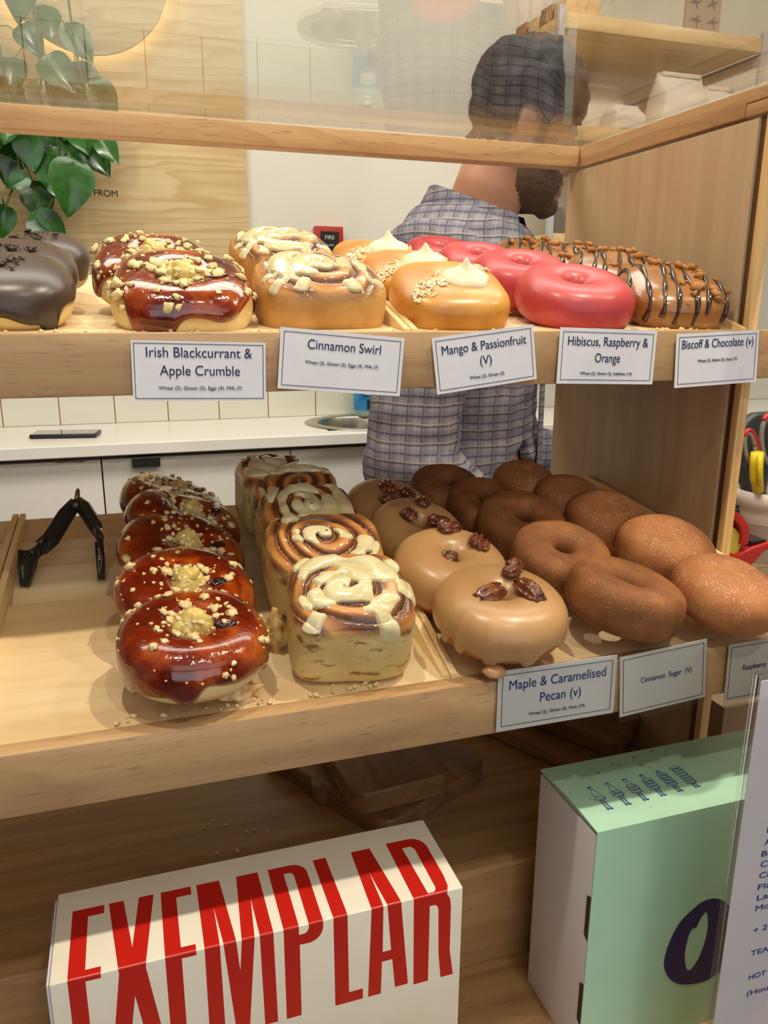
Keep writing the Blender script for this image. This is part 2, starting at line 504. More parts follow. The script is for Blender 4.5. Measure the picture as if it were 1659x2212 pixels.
# fire call point
fr = thing('fire_call_point', 'red framed black FIRE sign plate on the white wall', 'sign', (0.5225, 2.07, 0.16))
part(MB().box(0.486, 0.559, 2.052, 2.0795, 0.122, 0.199), 'frame', mat('fire_red', (178, 44, 30), rough=0.4), fr, bevel=0.002)
part(MB().box(0.4985, 0.5465, 2.0500, 2.054, 0.133, 0.186), 'plate', mat('sign_black', (38, 36, 38), rough=0.4), fr)
wm = mat('sign_white', (225, 220, 214), rough=0.5)
lettering('FIRE', wm, fr, (0, 2.0498 - 2.07, 0.167 - 0.16), width=0.024)
lettering('ALARM', wm, fr, (0.0, 2.0498 - 2.07, 0.151 - 0.16), width=0.020)

# ------------------------------------------------------------------ shelf unit on the right of the back wall
SXL, SXR, SF = 1.012, 1.59, 1.797
su = thing('wall_shelf', 'pale plywood wall shelf on white metal side frames behind the man', 'shelf', (1.3, 2.07, 0.1))
for zt, th in ((0.659, 0.033), (0.424, 0.033), (0.178, 0.028)):
    part(MB().box(SXL + 0.008, SXR - 0.008, SF, 2.079, zt - th, zt), 'plank', SHELFW, su, bevel=0.001)
for x in (SXL, SXR):
    for y in (SF + 0.002,):
        part(MB().box(x - 0.008, x + 0.007, y - 0.006, y + 0.006, -0.02, 0.672), 'upright', ALU, su)
    for z in (0.612,):
        part(MB().box(x - 0.007, x + 0.007, SF + 0.008, 2.064, z - 0.012, z + 0.012), 'side_rail', ALU, su)
cr = thing('rough_plank_end', 'rough wooden end of the top shelf plank at its left corner', 'crate', (1.07, 1.95, 0.66))  # slats stand for the rough end of the top plank
for i in range(4):
    part(MB().box(1.028, 1.12, 1.81 + i * 0.065, 1.865 + i * 0.065, 0.6592, 0.695 + 0.006 * (i % 2)), 'slat', BOARDW if i % 2 else SHELFW, cr, bevel=0.003)

BAG = mat('bag_paper', (236, 228, 212), (228, 218, 200), 14, 0.55, 0.35, 26, 0.006)


def paper_bag(x0, x1, y, z0, z1, lab, seed):
    o = thing('coffee_bag', lab, 'bag', ((x0 + x1) / 2, y, z0), group='white paper bags on the wall shelf')
    rnd = random.Random(seed); d = 0.045; mb = MB(); rows = []
    for k in range(9):
        f = k / 8.0; z = z0 + (z1 - z0) * f
        dd = d * (1 if f < 0.6 else max(0.10, 1 - (f - 0.6) / 0.4 * 0.92)); ww = (x1 - x0) / 2 * (1 - 0.05 * f)
        ring = []
        for i in range(28):
            a = 2 * pi * i / 28
            cx = abs(cos(a)) ** 0.35 * (1 if cos(a) > 0 else -1); cy = abs(sin(a)) ** 0.35 * (1 if sin(a) > 0 else -1)
            j = mnoise.noise(Vector((cx * 2, cy * 2 + seed, z * 25))) * 0.006
            ring.append(((x0 + x1) / 2 + cx * ww + j, y + cy * dd + j, z))
        rows.append(ring)
    mb.grid(np.array(rows), cv=True); n = len(mb.v)
    mb.f.append(tuple(range(n - 28, n))); mb.f.append(tuple(reversed(range(28))))
    part(mb, 'bag_body', BAG, o, smooth=True, sharp=50)
    part(MB().box(x0 + 0.012, x1 - 0.012, y - 0.014, y + 0.012, z1 - 0.008, z1 + 0.002), 'folded_top', BAG, o, bevel=0.002)
    return o


paper_bag(1.322, 1.462, 1.86, 0.4245, 0.574, 'tall white paper bag in the middle of the shelf, its lit face creased', 3)
paper_bag(1.468, 1.572, 1.87, 0.4245, 0.556, 'shorter white paper bag at the right end of the shelf', 5)
paper_bag(1.180, 1.272, 1.845, 0.4245, 0.484, 'small white paper bag low at the left of the shelf', 8)
paper_bag(1.160, 1.292, 1.965, 0.4245, 0.560, 'tall white paper bag standing behind the small bag', 11)
bt = thing('grey_box', 'dark grey slanted box on the lowest shelf plank beside the post', 'box', (1.135, 1.88, 0.178))
part(MB().prism([(1.80, 0.1782), (1.93, 0.1782), (1.93, 0.25), (1.88, 0.25)], 1.085, 1.19, 'X'), 'box_body', mat('grey_card', (112, 106, 98)), bt)
po = thing('poster', 'pale pink poster with grey flying birds above the shelf', 'poster', (1.615, 2.07, 0.85))
part(MB().box(1.555, 1.672, 2.074, 2.0795, 0.757, 1.03), 'sheet', mat('poster_pink', (196, 172, 152), rough=0.6), po)
bird = mat('bird_grey', (118, 112, 118), rough=0.7)
shape = [(0, .5), (.12, .3), (.05, .1), (.3, .28), (.62, .42), (.35, .08), (.2, -.05), (.45, -.3), (.5, -.42), (.3, -.3), (.05, -.12), (-.2, -.22), (-.6, -.4), (-.4, -.1), (-.15, .1), (-.08, .3)]
for r_ in range(6):
    for c_ in range(2):
        s = 0.034; cx = 1.585 + c_ * 0.056 + (0.0 if r_ % 2 else 0.006); cz = 0.782 + r_ * 0.044
        a = R(-35 + 12 * ((r_ + c_) % 3))
        part(MB().prism([(cx + s * (x * cos(a) - y * sin(a)) * 0.9, cz + s * (x * sin(a) + y * cos(a))) for x, y in shape], 2.0733, 2.0739, 'Y'), 'printed_bird', bird, po)


# ------------------------------------------------------------------ the display case
XP = 0.46                                             # inner face of the right side panel
YU, ZU = 0.4885, -0.0152                               # upper shelf: front face, front lip
YL, ZL = 0.390, -0.2190                               # lower shelf
dc = thing('display_case', 'beech and glass bakery display case with two tiers of shelves on an oak base', 'display case', (0.0, 0.65, -1.40))
part(MB().box(XP, XP + 0.0095, 0.5165, 0.785, -0.515, 0.1375), 'side_panel', BEECH_Z, dc, bevel=0.001)
part(MB().box(XP + 0.0030, XP + 0.0075, 0.5085, 0.5165, -0.515, 0.139), 'groove_strip', mat('groove_dark', (96, 70, 42), rough=0.7), dc)
part(MB().box(XP, XP + 0.009, 0.5015, 0.509, -0.515, 0.139), 'post', POST, dc, bevel=0.0012)
part(MB().box(-0.98, XP - 0.0003, 0.764, 0.786, 0.1404, 0.1597), 'back_rail', BEECH, dc, bevel=0.001)
part(MB().prism([(0.786, 0.1404), (0.532, 0.1404), (0.532, 0.1500), (0.36, 0.1500), (0.36, 0.1597), (0.786, 0.1597)], XP, XP + 0.022, 'X'), 'side_rail', BEECH_Y, dc, bevel=0.0008)
part(MB().box(XP, XP + 0.022, 0.36, 0.5312, 0.1400, 0.1493), 'rail_extension', BEECH_Y, dc, bevel=0.0008)
part(MB().box(-0.98, XP + 0.022, 0.36, 0.786, 0.1600, 0.1655), 'glass_top', GLASS, dc)
# shelves: a board, a front fascia and the strip along its top edge
for nm, y0, z0, zb, x1, yb in (('upper_shelf', YU, ZU, -0.0515, 0.66, 0.79), ('lower_shelf', YL, ZL, -0.2551, 0.62, 0.74)):
    s = part(MB().box(-0.98, XP - 0.0005 if nm == 'upper_shelf' else XP - 0.0005, y0 + 0.012, yb, zb, zb + 0.0135), nm, BEECH, dc)
    f = MB().box(-0.98, x1, y0, y0 + 0.0125, zb, z0)
    l = dc.location; f.v = [(x - l.x, y - l.y, z - (l.z - E)) for x, y, z in f.v]
    f.build('front_board', BEECH, s, bevel=0.0012)
part(MB().box(XP - 0.0005, 0.62, YL + 0.012, 0.492, -0.2551, -0.2416), 'shelf_extension', BEECH, dc)
part(MB().box(-0.998, -0.98, 0.505, 0.785, -0.515, 0.1597), 'side_panel', BEECH_Z, dc)

# counter under the case
part(MB().box(-1.2, 1.7, 0.24, 1.02, -0.545, -0.5155), 'base_top', DECK, dc, bevel=0.001)
part(MB().box(-1.2, XP - 0.001, 0.470, 0.80, -0.5155, -0.4235), 'base_step', DECK, dc, bevel=0.002)
part(MB().box(-1.15, 1.65, 0.28, 0.98, -1.40, -0.545), 'base_body', mat('counter_front', (196, 168, 128), rough=0.5), dc)

# ------------------------------------------------------------------ stepped trays
TA = [0.0, 0.1625, 0.2152, 0.2564, 0.3017]
TB = [0.0, 0.0171, 0.0267, 0.0357, 0.0431]
DROP = 0.0095


def floor_z(a):
    """height of the stepped tray floor above its front edge, a = distance behind the front edge"""
    for i in range(4):
        if a <= TA[i + 1] + 1e-9:
            lo = TB[i] - (DROP if i else 0)
            return lo + (TB[i + 1] - lo) * (a - TA[i]) / (TA[i + 1] - TA[i])
    return TB[-1]


def tray(x0, x1, y0, z0, lab, rims=(1, 1), base=None, grp=None):
    o = thing('stepped_tray', lab, 'tray', ((x0 + x1) / 2, y0 + 0.15, z0 - 0.018), group='stepped wooden trays')
    poly = [(y0, z0)]
    for i in range(4):
        poly.append((y0 + TA[i + 1], z0 + TB[i + 1]))
        if i < 3:
            poly.append((y0 + TA[i + 1] + 0.0012, z0 + TB[i + 1] - DROP))
    poly += [(y0 + TA[4], z0 - 0.020), (y0, z0 - 0.020)]
    part(MB().prism(poly, x0 + 0.0002, x1 - 0.0002, 'X'), 'stepped_floor', TRAYW, o)
    rp = [(0.001, -0.018), (0.001, 0.0022), (0.057, 0.0195), (0.120, 0.0280), (0.200, 0.0385), (0.300, 0.0490), (0.300, -0.018)]
    for k, on in enumerate(rims):
        if on:
            xa, xb = (x0 + 0.0003, x0 + 0.0048) if k == 0 else (x1 - 0.0048, x1 - 0.0003)
            part(MB().prism([(y0 + a, z0 + b) for a, b in rp], xa, xb, 'X'), 'side_rim', TRAYR, o, bevel=0.0004)
    return o


UY, UZ = YU + 0.0127, ZU - 0.0008
LY, LZT = YL + 0.0127, ZL - 0.0008
tray(-0.42, 0.1830, UY, UZ, 'upper left stepped tray with chocolate, blackcurrant and cinnamon buns')
tray(0.1834, XP - 0.0008, UY, UZ, 'upper right stepped tray with mango, pink and biscuit doughnuts')
tray(-0.52, -0.0942, LY, LZT, 'lower stepped tray at the far left edge, empty')
tray(-0.0938, 0.1757, LY, LZT, 'lower middle stepped tray with tongs, blackcurrant doughnuts and cinnamon rolls')
tray(0.1761, XP - 0.0008, LY, LZT, 'lower right stepped tray with maple and cinnamon sugar doughnuts')
xt = thing('flat_tray', 'flat wooden tray floor running past the post under the sugared doughnut', 'tray', (0.54, LY + 0.04, LZT - 0.018))
part(MB().box(XP - 0.0003, 0.618, LY, 0.4925, LZT - 0.02, LZT + 0.001), 'tray_floor', TRAYW, xt)


# ------------------------------------------------------------------ doughnuts and buns
def pn(p, seed, freq, oct_=3):
    """cheap smooth noise, vectorised, about -1..1"""
    rs = np.random.RandomState(seed); out = 0; amp = 1.0; tot = 0
    for _ in range(oct_):
        for _k in range(4):
            k = rs.normal(size=3); k /= np.linalg.norm(k)
            out = out + amp * np.sin((p @ k) * freq * (0.8 + 0.5 * rs.rand()) + rs.rand() * 6.28)
            tot += amp
        freq *= 2.1; amp *= 0.5
    return out / tot * 1.9


def spw(x, e):
    return np.sign(x) * np.abs(x) ** e


def grid_n(P, cu=True):
    a = (np.roll(P, -1, 0) - np.roll(P, 1, 0)) if cu else np.gradient(P, axis=0)
    b = np.gradient(P, axis=1)
    N = -np.cross(a, b); L = np.linalg.norm(N, axis=-1, keepdims=True)
    return np.where(L > 1e-14, N / np.maximum(L, 1e-14), np.array([0, 0, 1.0]))


class Form:
    """a revolved, lumpy dough shape; phi runs over the cross-section, th around it"""
    def __init__(self, kind, rad, tube=None, ht=0.015, htb=None, n=2.0, seed=1, lump=0.0012, asp=1.0, dimple=0.0, e=0.85, top=None, lf=60):
        self.kind, self.rad, self.tube, self.ht, self.htb = kind, rad, tube, ht, htb or ht
        self.n, self.seed, self.lump, self.asp, self.dimple, self.e, self.top, self.lf = n, seed, lump, asp, dimple, e, top, lf

    def raw(self, th, ph):
        n = self.n
        c, s = np.cos(th), np.sin(th)
        plan = (np.abs(c) ** n + np.abs(s) ** n) ** (-1.0 / n)
        if self.kind == 'ring':
            r = (self.rad - self.tube) + self.tube * spw(np.cos(ph), self.e)
            h = np.where(np.sin(ph) > 0, self.ht, self.htb)
            z = h * spw(np.sin(ph), self.e)
            plan = 1 + (plan - 1) * np.clip(r / self.rad, 0, 1)
        else:
            r = self.rad * np.abs(np.cos(ph)) ** self.e
            h = np.where(np.sin(ph) > 0, self.ht, self.htb)
            z = h * spw(np.sin(ph), self.e)
            if self.dimple:
                z = z - np.where(np.sin(ph) > 0, self.dimple * np.exp(-(r / (self.rad * 0.28)) ** 2), 0)
        x, y = r * plan * c, r * plan * s * self.asp
        P = np.stack([x, y, z + 0 * x], -1)
        if self.top is not None:
            P[..., 2] += self.top(P[..., 0], P[..., 1]) * np.clip((np.sin(ph) - 0.55) / 0.4, 0, 1)
        nz = pn(P, self.seed, self.lf)
        d = P.copy(); d[..., 2] *= 1.5
        d /= (np.linalg.norm(d, axis=-1, keepdims=True) + 1e-9)
        return P + d * (nz * self.lump)[..., None]

    def crown(self, lo, n):
        """cross-section angles from the crown of a bun down to lo, evenly spread over its top"""
        e = self.e; tc = 0.90
        k = int(n * 0.62)
        t = np.linspace(0.015, tc, k)
        ph = np.arccos(np.clip(t ** (1 / e), 0, 1))
        return np.concatenate([ph, np.linspace(ph[-1], lo, n - k + 1)[1:]])

    def pt(self, th, ph, off=0.0):
        th, ph = np.broadcast_arrays(np.asarray(th, float), np.asarray(ph, float))
        P = self.raw(th, ph)
        e = 0.012
        a = self.raw(th + e, ph) - self.raw(th - e, ph)
        b = self.raw(th, ph + e) - self.raw(th, ph - e)
        N = np.cross(a, b); L = np.linalg.norm(N, axis=-1, keepdims=True)
        N = np.where(L > 1e-12, N / np.maximum(L, 1e-12), np.array([0, 0, 1.0]))
        return P + N * np.asarray(off)[..., None], N

    def body(self, name, m, parent, nth=72, nph=44):
        th = np.linspace(0, 2 * pi, nth, endpoint=False)
        if self.kind == 'ring':
            ph = np.linspace(0, 2 * pi, nph, endpoint=False); cv = True
        else:
            ph = np.concatenate([self.crown(0.0, nph - nph // 3), np.linspace(0, -pi / 2 + 0.01, nph // 3 + 1)[1:]]); cv = False
        T, Ph = np.meshgrid(th, ph, indexing='ij')
        mb = MB().grid(self.raw(T, Ph), cu=True, cv=cv)
        if not cv:
            mb.f.append(tuple(i * nph for i in range(nth))); mb.f.append(tuple(i * nph + nph - 1 for i in reversed(range(nth))))
        return mb.build(name, m, parent, smooth=True, sharp=80)

    def coat(self, name, m, parent, thick=0.0012, low=-0.1, wob=0.25, drips=(), seed=1, nth=128, ns=40, inner=1.15, extra=None):
        """glaze over the top: runs from inside the hole (ring) or the crown (bun) out to a wavy, dripping lower edge"""
        th = np.linspace(0, 2 * pi, nth, endpoint=False)
        rs = np.random.RandomState(seed)
        end = np.full(nth, low)
        for k in range(2, 9):
            end += wob * rs.normal() / k * np.cos(k * th + rs.rand() * 6.28)
        for a, l, wd in drips:
            d = (th - a + pi) % (2 * pi) - pi
            end -= l * np.exp(-np.abs(d / wd) ** 2.6)
        end = np.maximum(end, -1.35)
        s = np.linspace(0, 1, ns)
        start = pi * inner if self.kind == 'ring' else pi / 2 - 0.012
        T = np.repeat(th[:, None], ns, 1)
        Ph = start + (end[:, None] - start) * s[None]
        if self.kind != 'ring':
            Ph = np.stack([self.crown(v, ns) for v in end])
        u = np.clip((s - 0.80) / 0.20, 0, 1)
        prof = thick * np.sqrt(np.clip(1 - u ** 4, 0, 1))
        if self.kind == 'ring':
            u2 = np.clip((0.12 - s) / 0.12, 0, 1); prof = prof * np.sqrt(1 - u2 ** 2)
        off = np.repeat(prof[None], nth, 0) - 0.0004 * (s[None] > 0.985)
        fat = np.zeros(nth)
        for a, l, wd in drips:
            d = (th - a + pi) % (2 * pi) - pi
            fat += np.exp(-(d / wd) ** 2)
        off = off + (0.0012 * fat[:, None]) * np.exp(-((s[None] - 0.93) / 0.06) ** 2)
        P0 = self.raw(T, Ph); P = P0 + grid_n(P0) * off[..., None]
        mb = MB().grid(P, cu=True)
        if self.kind != 'ring':
            mb.f.append(tuple(i * ns for i in range(nth)))
        return mb.build(name, m, parent, smooth=True, sharp=90)

    def patch(self, name, m, parent, mask, thick=0.0016, lo=-0.5, nth=150, nph=90):
        """a poured layer wherever mask(th, ph, P) > 0"""
        th = np.linspace(0, 2 * pi, nth, endpoint=False)
        ph = self.crown(lo, nph)
        T, Ph = np.meshgrid(th, ph, indexing='ij')
        P0 = self.raw(T, Ph); N = grid_n(P0)
        mk = mask(T, Ph, P0)
        sm = np.clip(mk / 0.30, 0, 1); sm = sm * sm * (3 - 2 * sm)
        off = thick * sm - 0.0006 * (mk < 0.02)
        P = P0 + N * off[..., None]
        keep = mk > -0.12
        mb = MB(); mb.v = [tuple(p) for p in P.reshape(-1, 3)]
        for i in range(nth):
            a, b = i, (i + 1) % nth
            for j in range(nph - 1):
                if keep[a, j] or keep[b, j] or keep[a, j + 1] or keep[b, j + 1]:
                    mb.f.append((a * nph + j, b * nph + j, b * nph + j + 1, a * nph + j + 1))
        o = mb.build(name, m, parent, smooth=True, sharp=90)
        bm = bmesh.new(); bm.from_mesh(o.data)
        bmesh.ops.delete(bm, geom=[v for v in bm.verts if not v.link_faces], context='VERTS')
        bm.to_mesh(o.data); bm.free()
        return o

    def spots(self, n, seed, lo=0.2, hi=2.2, sel=None):
        rs = np.random.RandomState(seed); out = []
        while len(out) < n:
            th = rs.rand() * 2 * pi; ph = lo + rs.rand() * (hi - lo)
            P, N = self.pt(np.array([th]), np.array([ph]), np.array([0.0012]))
            if sel is None or sel(P[0], rs):
                out.append((Vector(P[0]), Vector(N[0])))
        return out


ICO = None


def lumps(spots, size, seed, name, m, parent, kind='stuff', flat=0.75, jag=0.35, sub=1):
    """crumbs: every spot a small irregular nugget; one mesh"""
    global ICO
    rnd = random.Random(seed)
    bm = bmesh.new(); bmesh.ops.create_icosphere(bm, subdivisions=sub, radius=1.0)
    base = [v.co.copy() for v in bm.verts]; fs = [tuple(v.index for v in f.verts) for f in bm.faces]; bm.free()
    mb = MB()
    for p, nrm in spots:
        s = size * (0.35 + 1.5 * rnd.random() ** 2.6)
        q = nrm.to_track_quat('Z', 'Y').to_matrix() @ Matrix.Rotation(rnd.random() * 6.28, 3, 'Z')
        ax = (0.75 + 0.6 * rnd.random(), 0.75 + 0.5 * rnd.random(), flat)
        vs = []
        sd = rnd.random() * 50
        for b in base:
            r = 1 + jag * (mnoise.noise(b * 1.7 + Vector((sd, 0, 0))) * 1.4 + mnoise.noise(b * 4.1 + Vector((0, sd, 0))) * 0.9)
            vs.append(p + q @ Vector((b.x * ax[0], b.y * ax[1], b.z * ax[2])) * (s * r) + nrm * s * 0.35)
        mb.add(vs, fs)
    o = mb.build(name, m, parent, smooth=True, sharp=32)
    if kind: o['kind'] = kind
    return o


def sticks(spots, length, wd, seed, name, m, parent):
    rnd = random.Random(seed); mb = MB()
    for p, nrm in spots:
        q = nrm.to_track_quat('Z', 'Y').to_matrix() @ Matrix.Rotation(rnd.random() * 6.28, 3, 'Z') @ Matrix.Rotation(rnd.uniform(-0.4, 0.4), 3, 'Y')
        l = length * (0.4 + rnd.random()) / 2; a = wd * (0.6 + 0.6 * rnd.random()); b = a * 0.7
        vs = [p + nrm * (a + 0.0006) + q @ Vector((x * l, y * a, z * b)) for z in (-1, 1) for y in (-1, 1) for x in (-1, 1)]
        mb.add(vs, [(0, 2, 3, 1), (4, 5, 7, 6), (0, 1, 5, 4), (2, 6, 7, 3), (0, 4, 6, 2), (1, 3, 7, 5)])
    o = mb.build(name, m, parent)
    o['kind'] = 'stuff'
    return o


def blob(c, r, seed, jag=0.18, name='', m=None, parent=None, nu=26, nv=16, freq=3.0):
    mb = MB().ball((0, 0, 0), 1.0, nu, nv)
    out = []
    for p in mb.v:
        v = Vector(p); k = 1 + jag * (mnoise.noise(v * freq * 0.5 + Vector((seed * 3.1, 0, 0))) * 1.5 + 0.5 * mnoise.noise(v * freq * 1.4 + Vector((0, seed * 1.7, 0))))
        out.append((c[0] + v.x * r[0] * k, c[1] + v.y * r[1] * k, c[2] + v.z * r[2] * k))
    mb.v = out
    return mb.build(name, m, parent, smooth=True, sharp=90)


# --- food materials
def dough_mat(name, bot, mid, top, zb, zt, speck=None, rough=0.62):
    t = NT(name)
    sx = t.add('ShaderNodeSeparateXYZ'); t.link(t.obj(), sx.inputs[0])
    nz = t.noise(t.obj(), 55, 4)
    zz = t.math('ADD', sx.outputs[2], t.math('MULTIPLY', t.math('SUBTRACT', nz, 0.5), (zt - zb) * 0.5))
    f = t.math('DIVIDE', t.math('SUBTRACT', zz, zb), zt - zb)
    col = t.ramp(f, [(0.08, bot), (0.36, mid), (0.58, mid), (0.85, top)])
    if speck:
        n2 = t.noise(t.obj(), 160, 4, 0.7)
        col = t.mix(t.ramp(n2, [(0.56, (0, 0, 0, 1)), (0.66, (1, 1, 1, 1))]), col, speck)
    t.color(col)
    t.bump(t.noise(t.obj(), 260, 5, 0.65), 0.35, 0.0012)
    t.set(rough=rough, sss=0.12, sssr=0.004)
    return t.m


def sugar_mat(name, c1, c2, white, amount, seed=0):
    t = NT(name)
    col = t.ramp(t.noise(t.map((1, 1, 1), (seed, 0, 0)), 38, 4), [(0.34, c1), (0.64, c2)])
    f = t.noise(t.obj(), 900, 2, 0.6)
    pat = t.noise(t.map((1, 1, 1), (seed, 3, 0)), 70, 5, 0.7)
    k = t.math('MULTIPLY', t.ramp(f, [(0.56, (0, 0, 0, 1)), (0.68, (1, 1, 1, 1))]), t.ramp(pat, [(0.40, (0, 0, 0, 1)), (0.70, (1, 1, 1, 1))]))
    t.color(t.mix(t.math('MULTIPLY', k, amount), col, white))
    t.bump(f, 0.5, 0.0006)
    t.set(rough=0.72, spec=0.4, sss=0.08, sssr=0.004)
    return t.m


DOUGH = dough_mat('fried_dough', (176, 116, 48), (236, 206, 140), (200, 142, 70), -0.018, 0.016)
DOUGHP = dough_mat('pale_dough', (196, 138, 62), (240, 214, 150), (206, 150, 74), -0.018, 0.016)
t = NT('blackcurrant_glaze')
t.color(t.ramp(t.noise(t.obj(), 42, 4, 0.6), [(0.32, (76, 12, 6)), (0.50, (120, 32, 8)), (0.68, (176, 80, 16))]))
t.bump(t.noise(t.obj(), 210, 4), 0.32, 0.0014); t.set(rough=0.10, coat=1.0, coatr=0.03, sss=0.1, sssr=0.003)
BCG = t.m
CRUMB = mat('oat_crumble', (226, 196, 132), (240, 220, 168), 400, 0.75, 0.4, 700, 0.0008)
APPLE = mat('stewed_apple', (214, 184, 96), (232, 210, 134), 120, 0.22, 0.2, 260, 0.001, coat=0.6, sss=0.4, sssr=0.006)
CURRANT = mat('blackcurrant_jam', (34, 8, 14), (58, 12, 16), 200, 0.10, coat=1.0)
CHOC = mat('chocolate_icing', (62, 46, 38), (70, 52, 43), 20, 0.36, coat=0.25, coatr=0.3)
CHIPM = mat('chocolate_chip', (44, 28, 22), (58, 38, 30), 300, 0.5)
MANGO = mat('mango_glaze', (184, 114, 30), (206, 142, 50), 26, 0.42, c3=(222, 164, 76), bump=0.1, bscale=90, coat=0.35, coatr=0.25, sss=0.15, sssr=0.005)
MANGOD = dough_mat('mango_dough', (150, 88, 34), (186, 116, 40), (216, 150, 56), -0.018, 0.016)
CREAM = mat('passionfruit_cream', (250, 240, 204), (252, 244, 214), 60, 0.5, 0.1, 120, 0.001, sss=0.3, sssr=0.004)
CURD = mat('mango_curd', (240, 170, 20), rough=0.15, coat=0.8)
COCO = mat('toasted_coconut', (244, 222, 172), (250, 236, 204), 300, 0.6)
PINK = mat('hibiscus_glaze', (186, 54, 60), (202, 74, 78), 22, 0.44, bump=0.12, bscale=90, coat=0.3, coatr=0.25, sss=0.15, sssr=0.005)
BISC = mat('biscuit_glaze', (148, 96, 44), (168, 114, 58), 30, 0.28, bump=0.15, bscale=110, coat=0.6, coatr=0.15)
DRIZ = mat('chocolate_drizzle', (48, 30, 26), rough=0.18, coat=0.8)
BCRUMB = mat('biscuit_crumb', (166, 106, 52), (188, 130, 70), 300, 0.8)
MAPLE = mat('maple_glaze', (180, 136, 88), (192, 149, 100), 18, 0.36, bump=0.05, bscale=80, coat=0.25, coatr=0.25, sss=0.15, sssr=0.005)
MAPLED = mat('maple_dough', (176, 96, 34), (196, 118, 46), 40, 0.6)
PECAN = mat('candied_pecan', (70, 24, 14), (112, 50, 24), 160, 0.14, c3=(150, 92, 48), bump=0.5, bscale=260, bdist=0.002, coat=1.0, coatr=0.06)
CINN = sugar_mat('cinnamon_sugar', (116, 70, 36), (154, 98, 54), (210, 170, 126), 0.6)
SUGAR = sugar_mat('sugar_coating', (156, 94, 48), (182, 120, 70), (238, 220, 198), 0.95, 5)
ICING = mat('cream_cheese_icing', (222, 206, 154), (236, 224, 182), 60, 0.14, bump=0.25, bscale=140, bdist=0.0015, coat=0.9, coatr=0.06, sss=0.25, sssr=0.004)


def bake_label(base, where):
    return base + ' ' + where


def blackcurrant(loc, dia, tilt, seed, lab, n=2.1, ht=0.017, low=-0.35, crumb=150, yaw=0, drips=(), size=0.042):
    o = thing('blackcurrant_doughnut', lab, 'doughnut', loc, (R(tilt), 0, R(yaw)), group='blackcurrant and apple crumble doughnuts')
    rad = dia / 2
    f = Form('ring', rad, rad * 0.425, ht, ht * 0.95, n=n, seed=seed, lump=0.0011)
    f.body('dough', DOUGHP, o)
    f.coat('glaze', BCG, o, 0.0014, low, 0.35, drips, seed)
    rnd = random.Random(seed)
    for k in range(5):
        a = rnd.random() * 6.28; q = 0.0 if k == 0 else rad * 0.10
        blob((q * cos(a), q * sin(a), ht * (0.66 + 0.22 * (k == 0))), (rad * 0.20, rad * 0.16, ht * 0.55), seed * 7 + k, 0.2, 'apple_filling', APPLE, o)
    a = R(-60 + rnd.random() * 60)
    p, nn = f.pt(np.array([a]), np.array([1.75]), np.array([0.001]))
    blob(p[0], (rad * 0.15, rad * 0.09, 0.0022), seed * 5, 0.3, 'blackcurrant', CURRANT, o)
    sp = f.spots(crumb, seed + 3, 0.15, 2.7, lambda P, rs: rs.rand() < (1.0 if np.hypot(P[0], P[1]) < rad * 0.62 else 0.45))
    sp += [(Vector((rad * 0.2 * rnd.gauss(0, 0.6), rad * 0.2 * rnd.gauss(0, 0.6), ht * 1.12)), Vector((0, 0, 1))) for _ in range(26)]
    lumps(sp, rad * size, seed, 'crumble_topping', CRUMB, o, flat=0.55, jag=0.5, sub=2)
    return o


def spiral_fr(x, y, pitch, a0, seed):
    Q = np.stack([x, y, 0 * x], -1)
    x2 = x + 0.0055 * pn(Q, seed + 70, 62, 2); y2 = y + 0.0055 * pn(Q, seed + 71, 62, 2)
    r = np.hypot(x2, y2) + 1e-6
    k = r / (pitch * (1 + 0.12 * pn(Q, seed + 72, 40, 1))) - (np.arctan2(y2, x2) + a0) / (2 * pi)
    return k - np.floor(k), r


def spiral_top(pitch, amp, a0, seed):
    def f(x, y):
        fr, r = spiral_fr(x, y, pitch, a0, seed)
        Q = np.stack([x, y, 0 * x], -1)
        return amp * (1 - np.abs(2 * fr - 1) ** 3.0) - amp * 0.5 + 0.004 * np.exp(-(r / 0.022) ** 2) + 0.0011 * pn(Q, seed + 73, 150, 2)
    return f


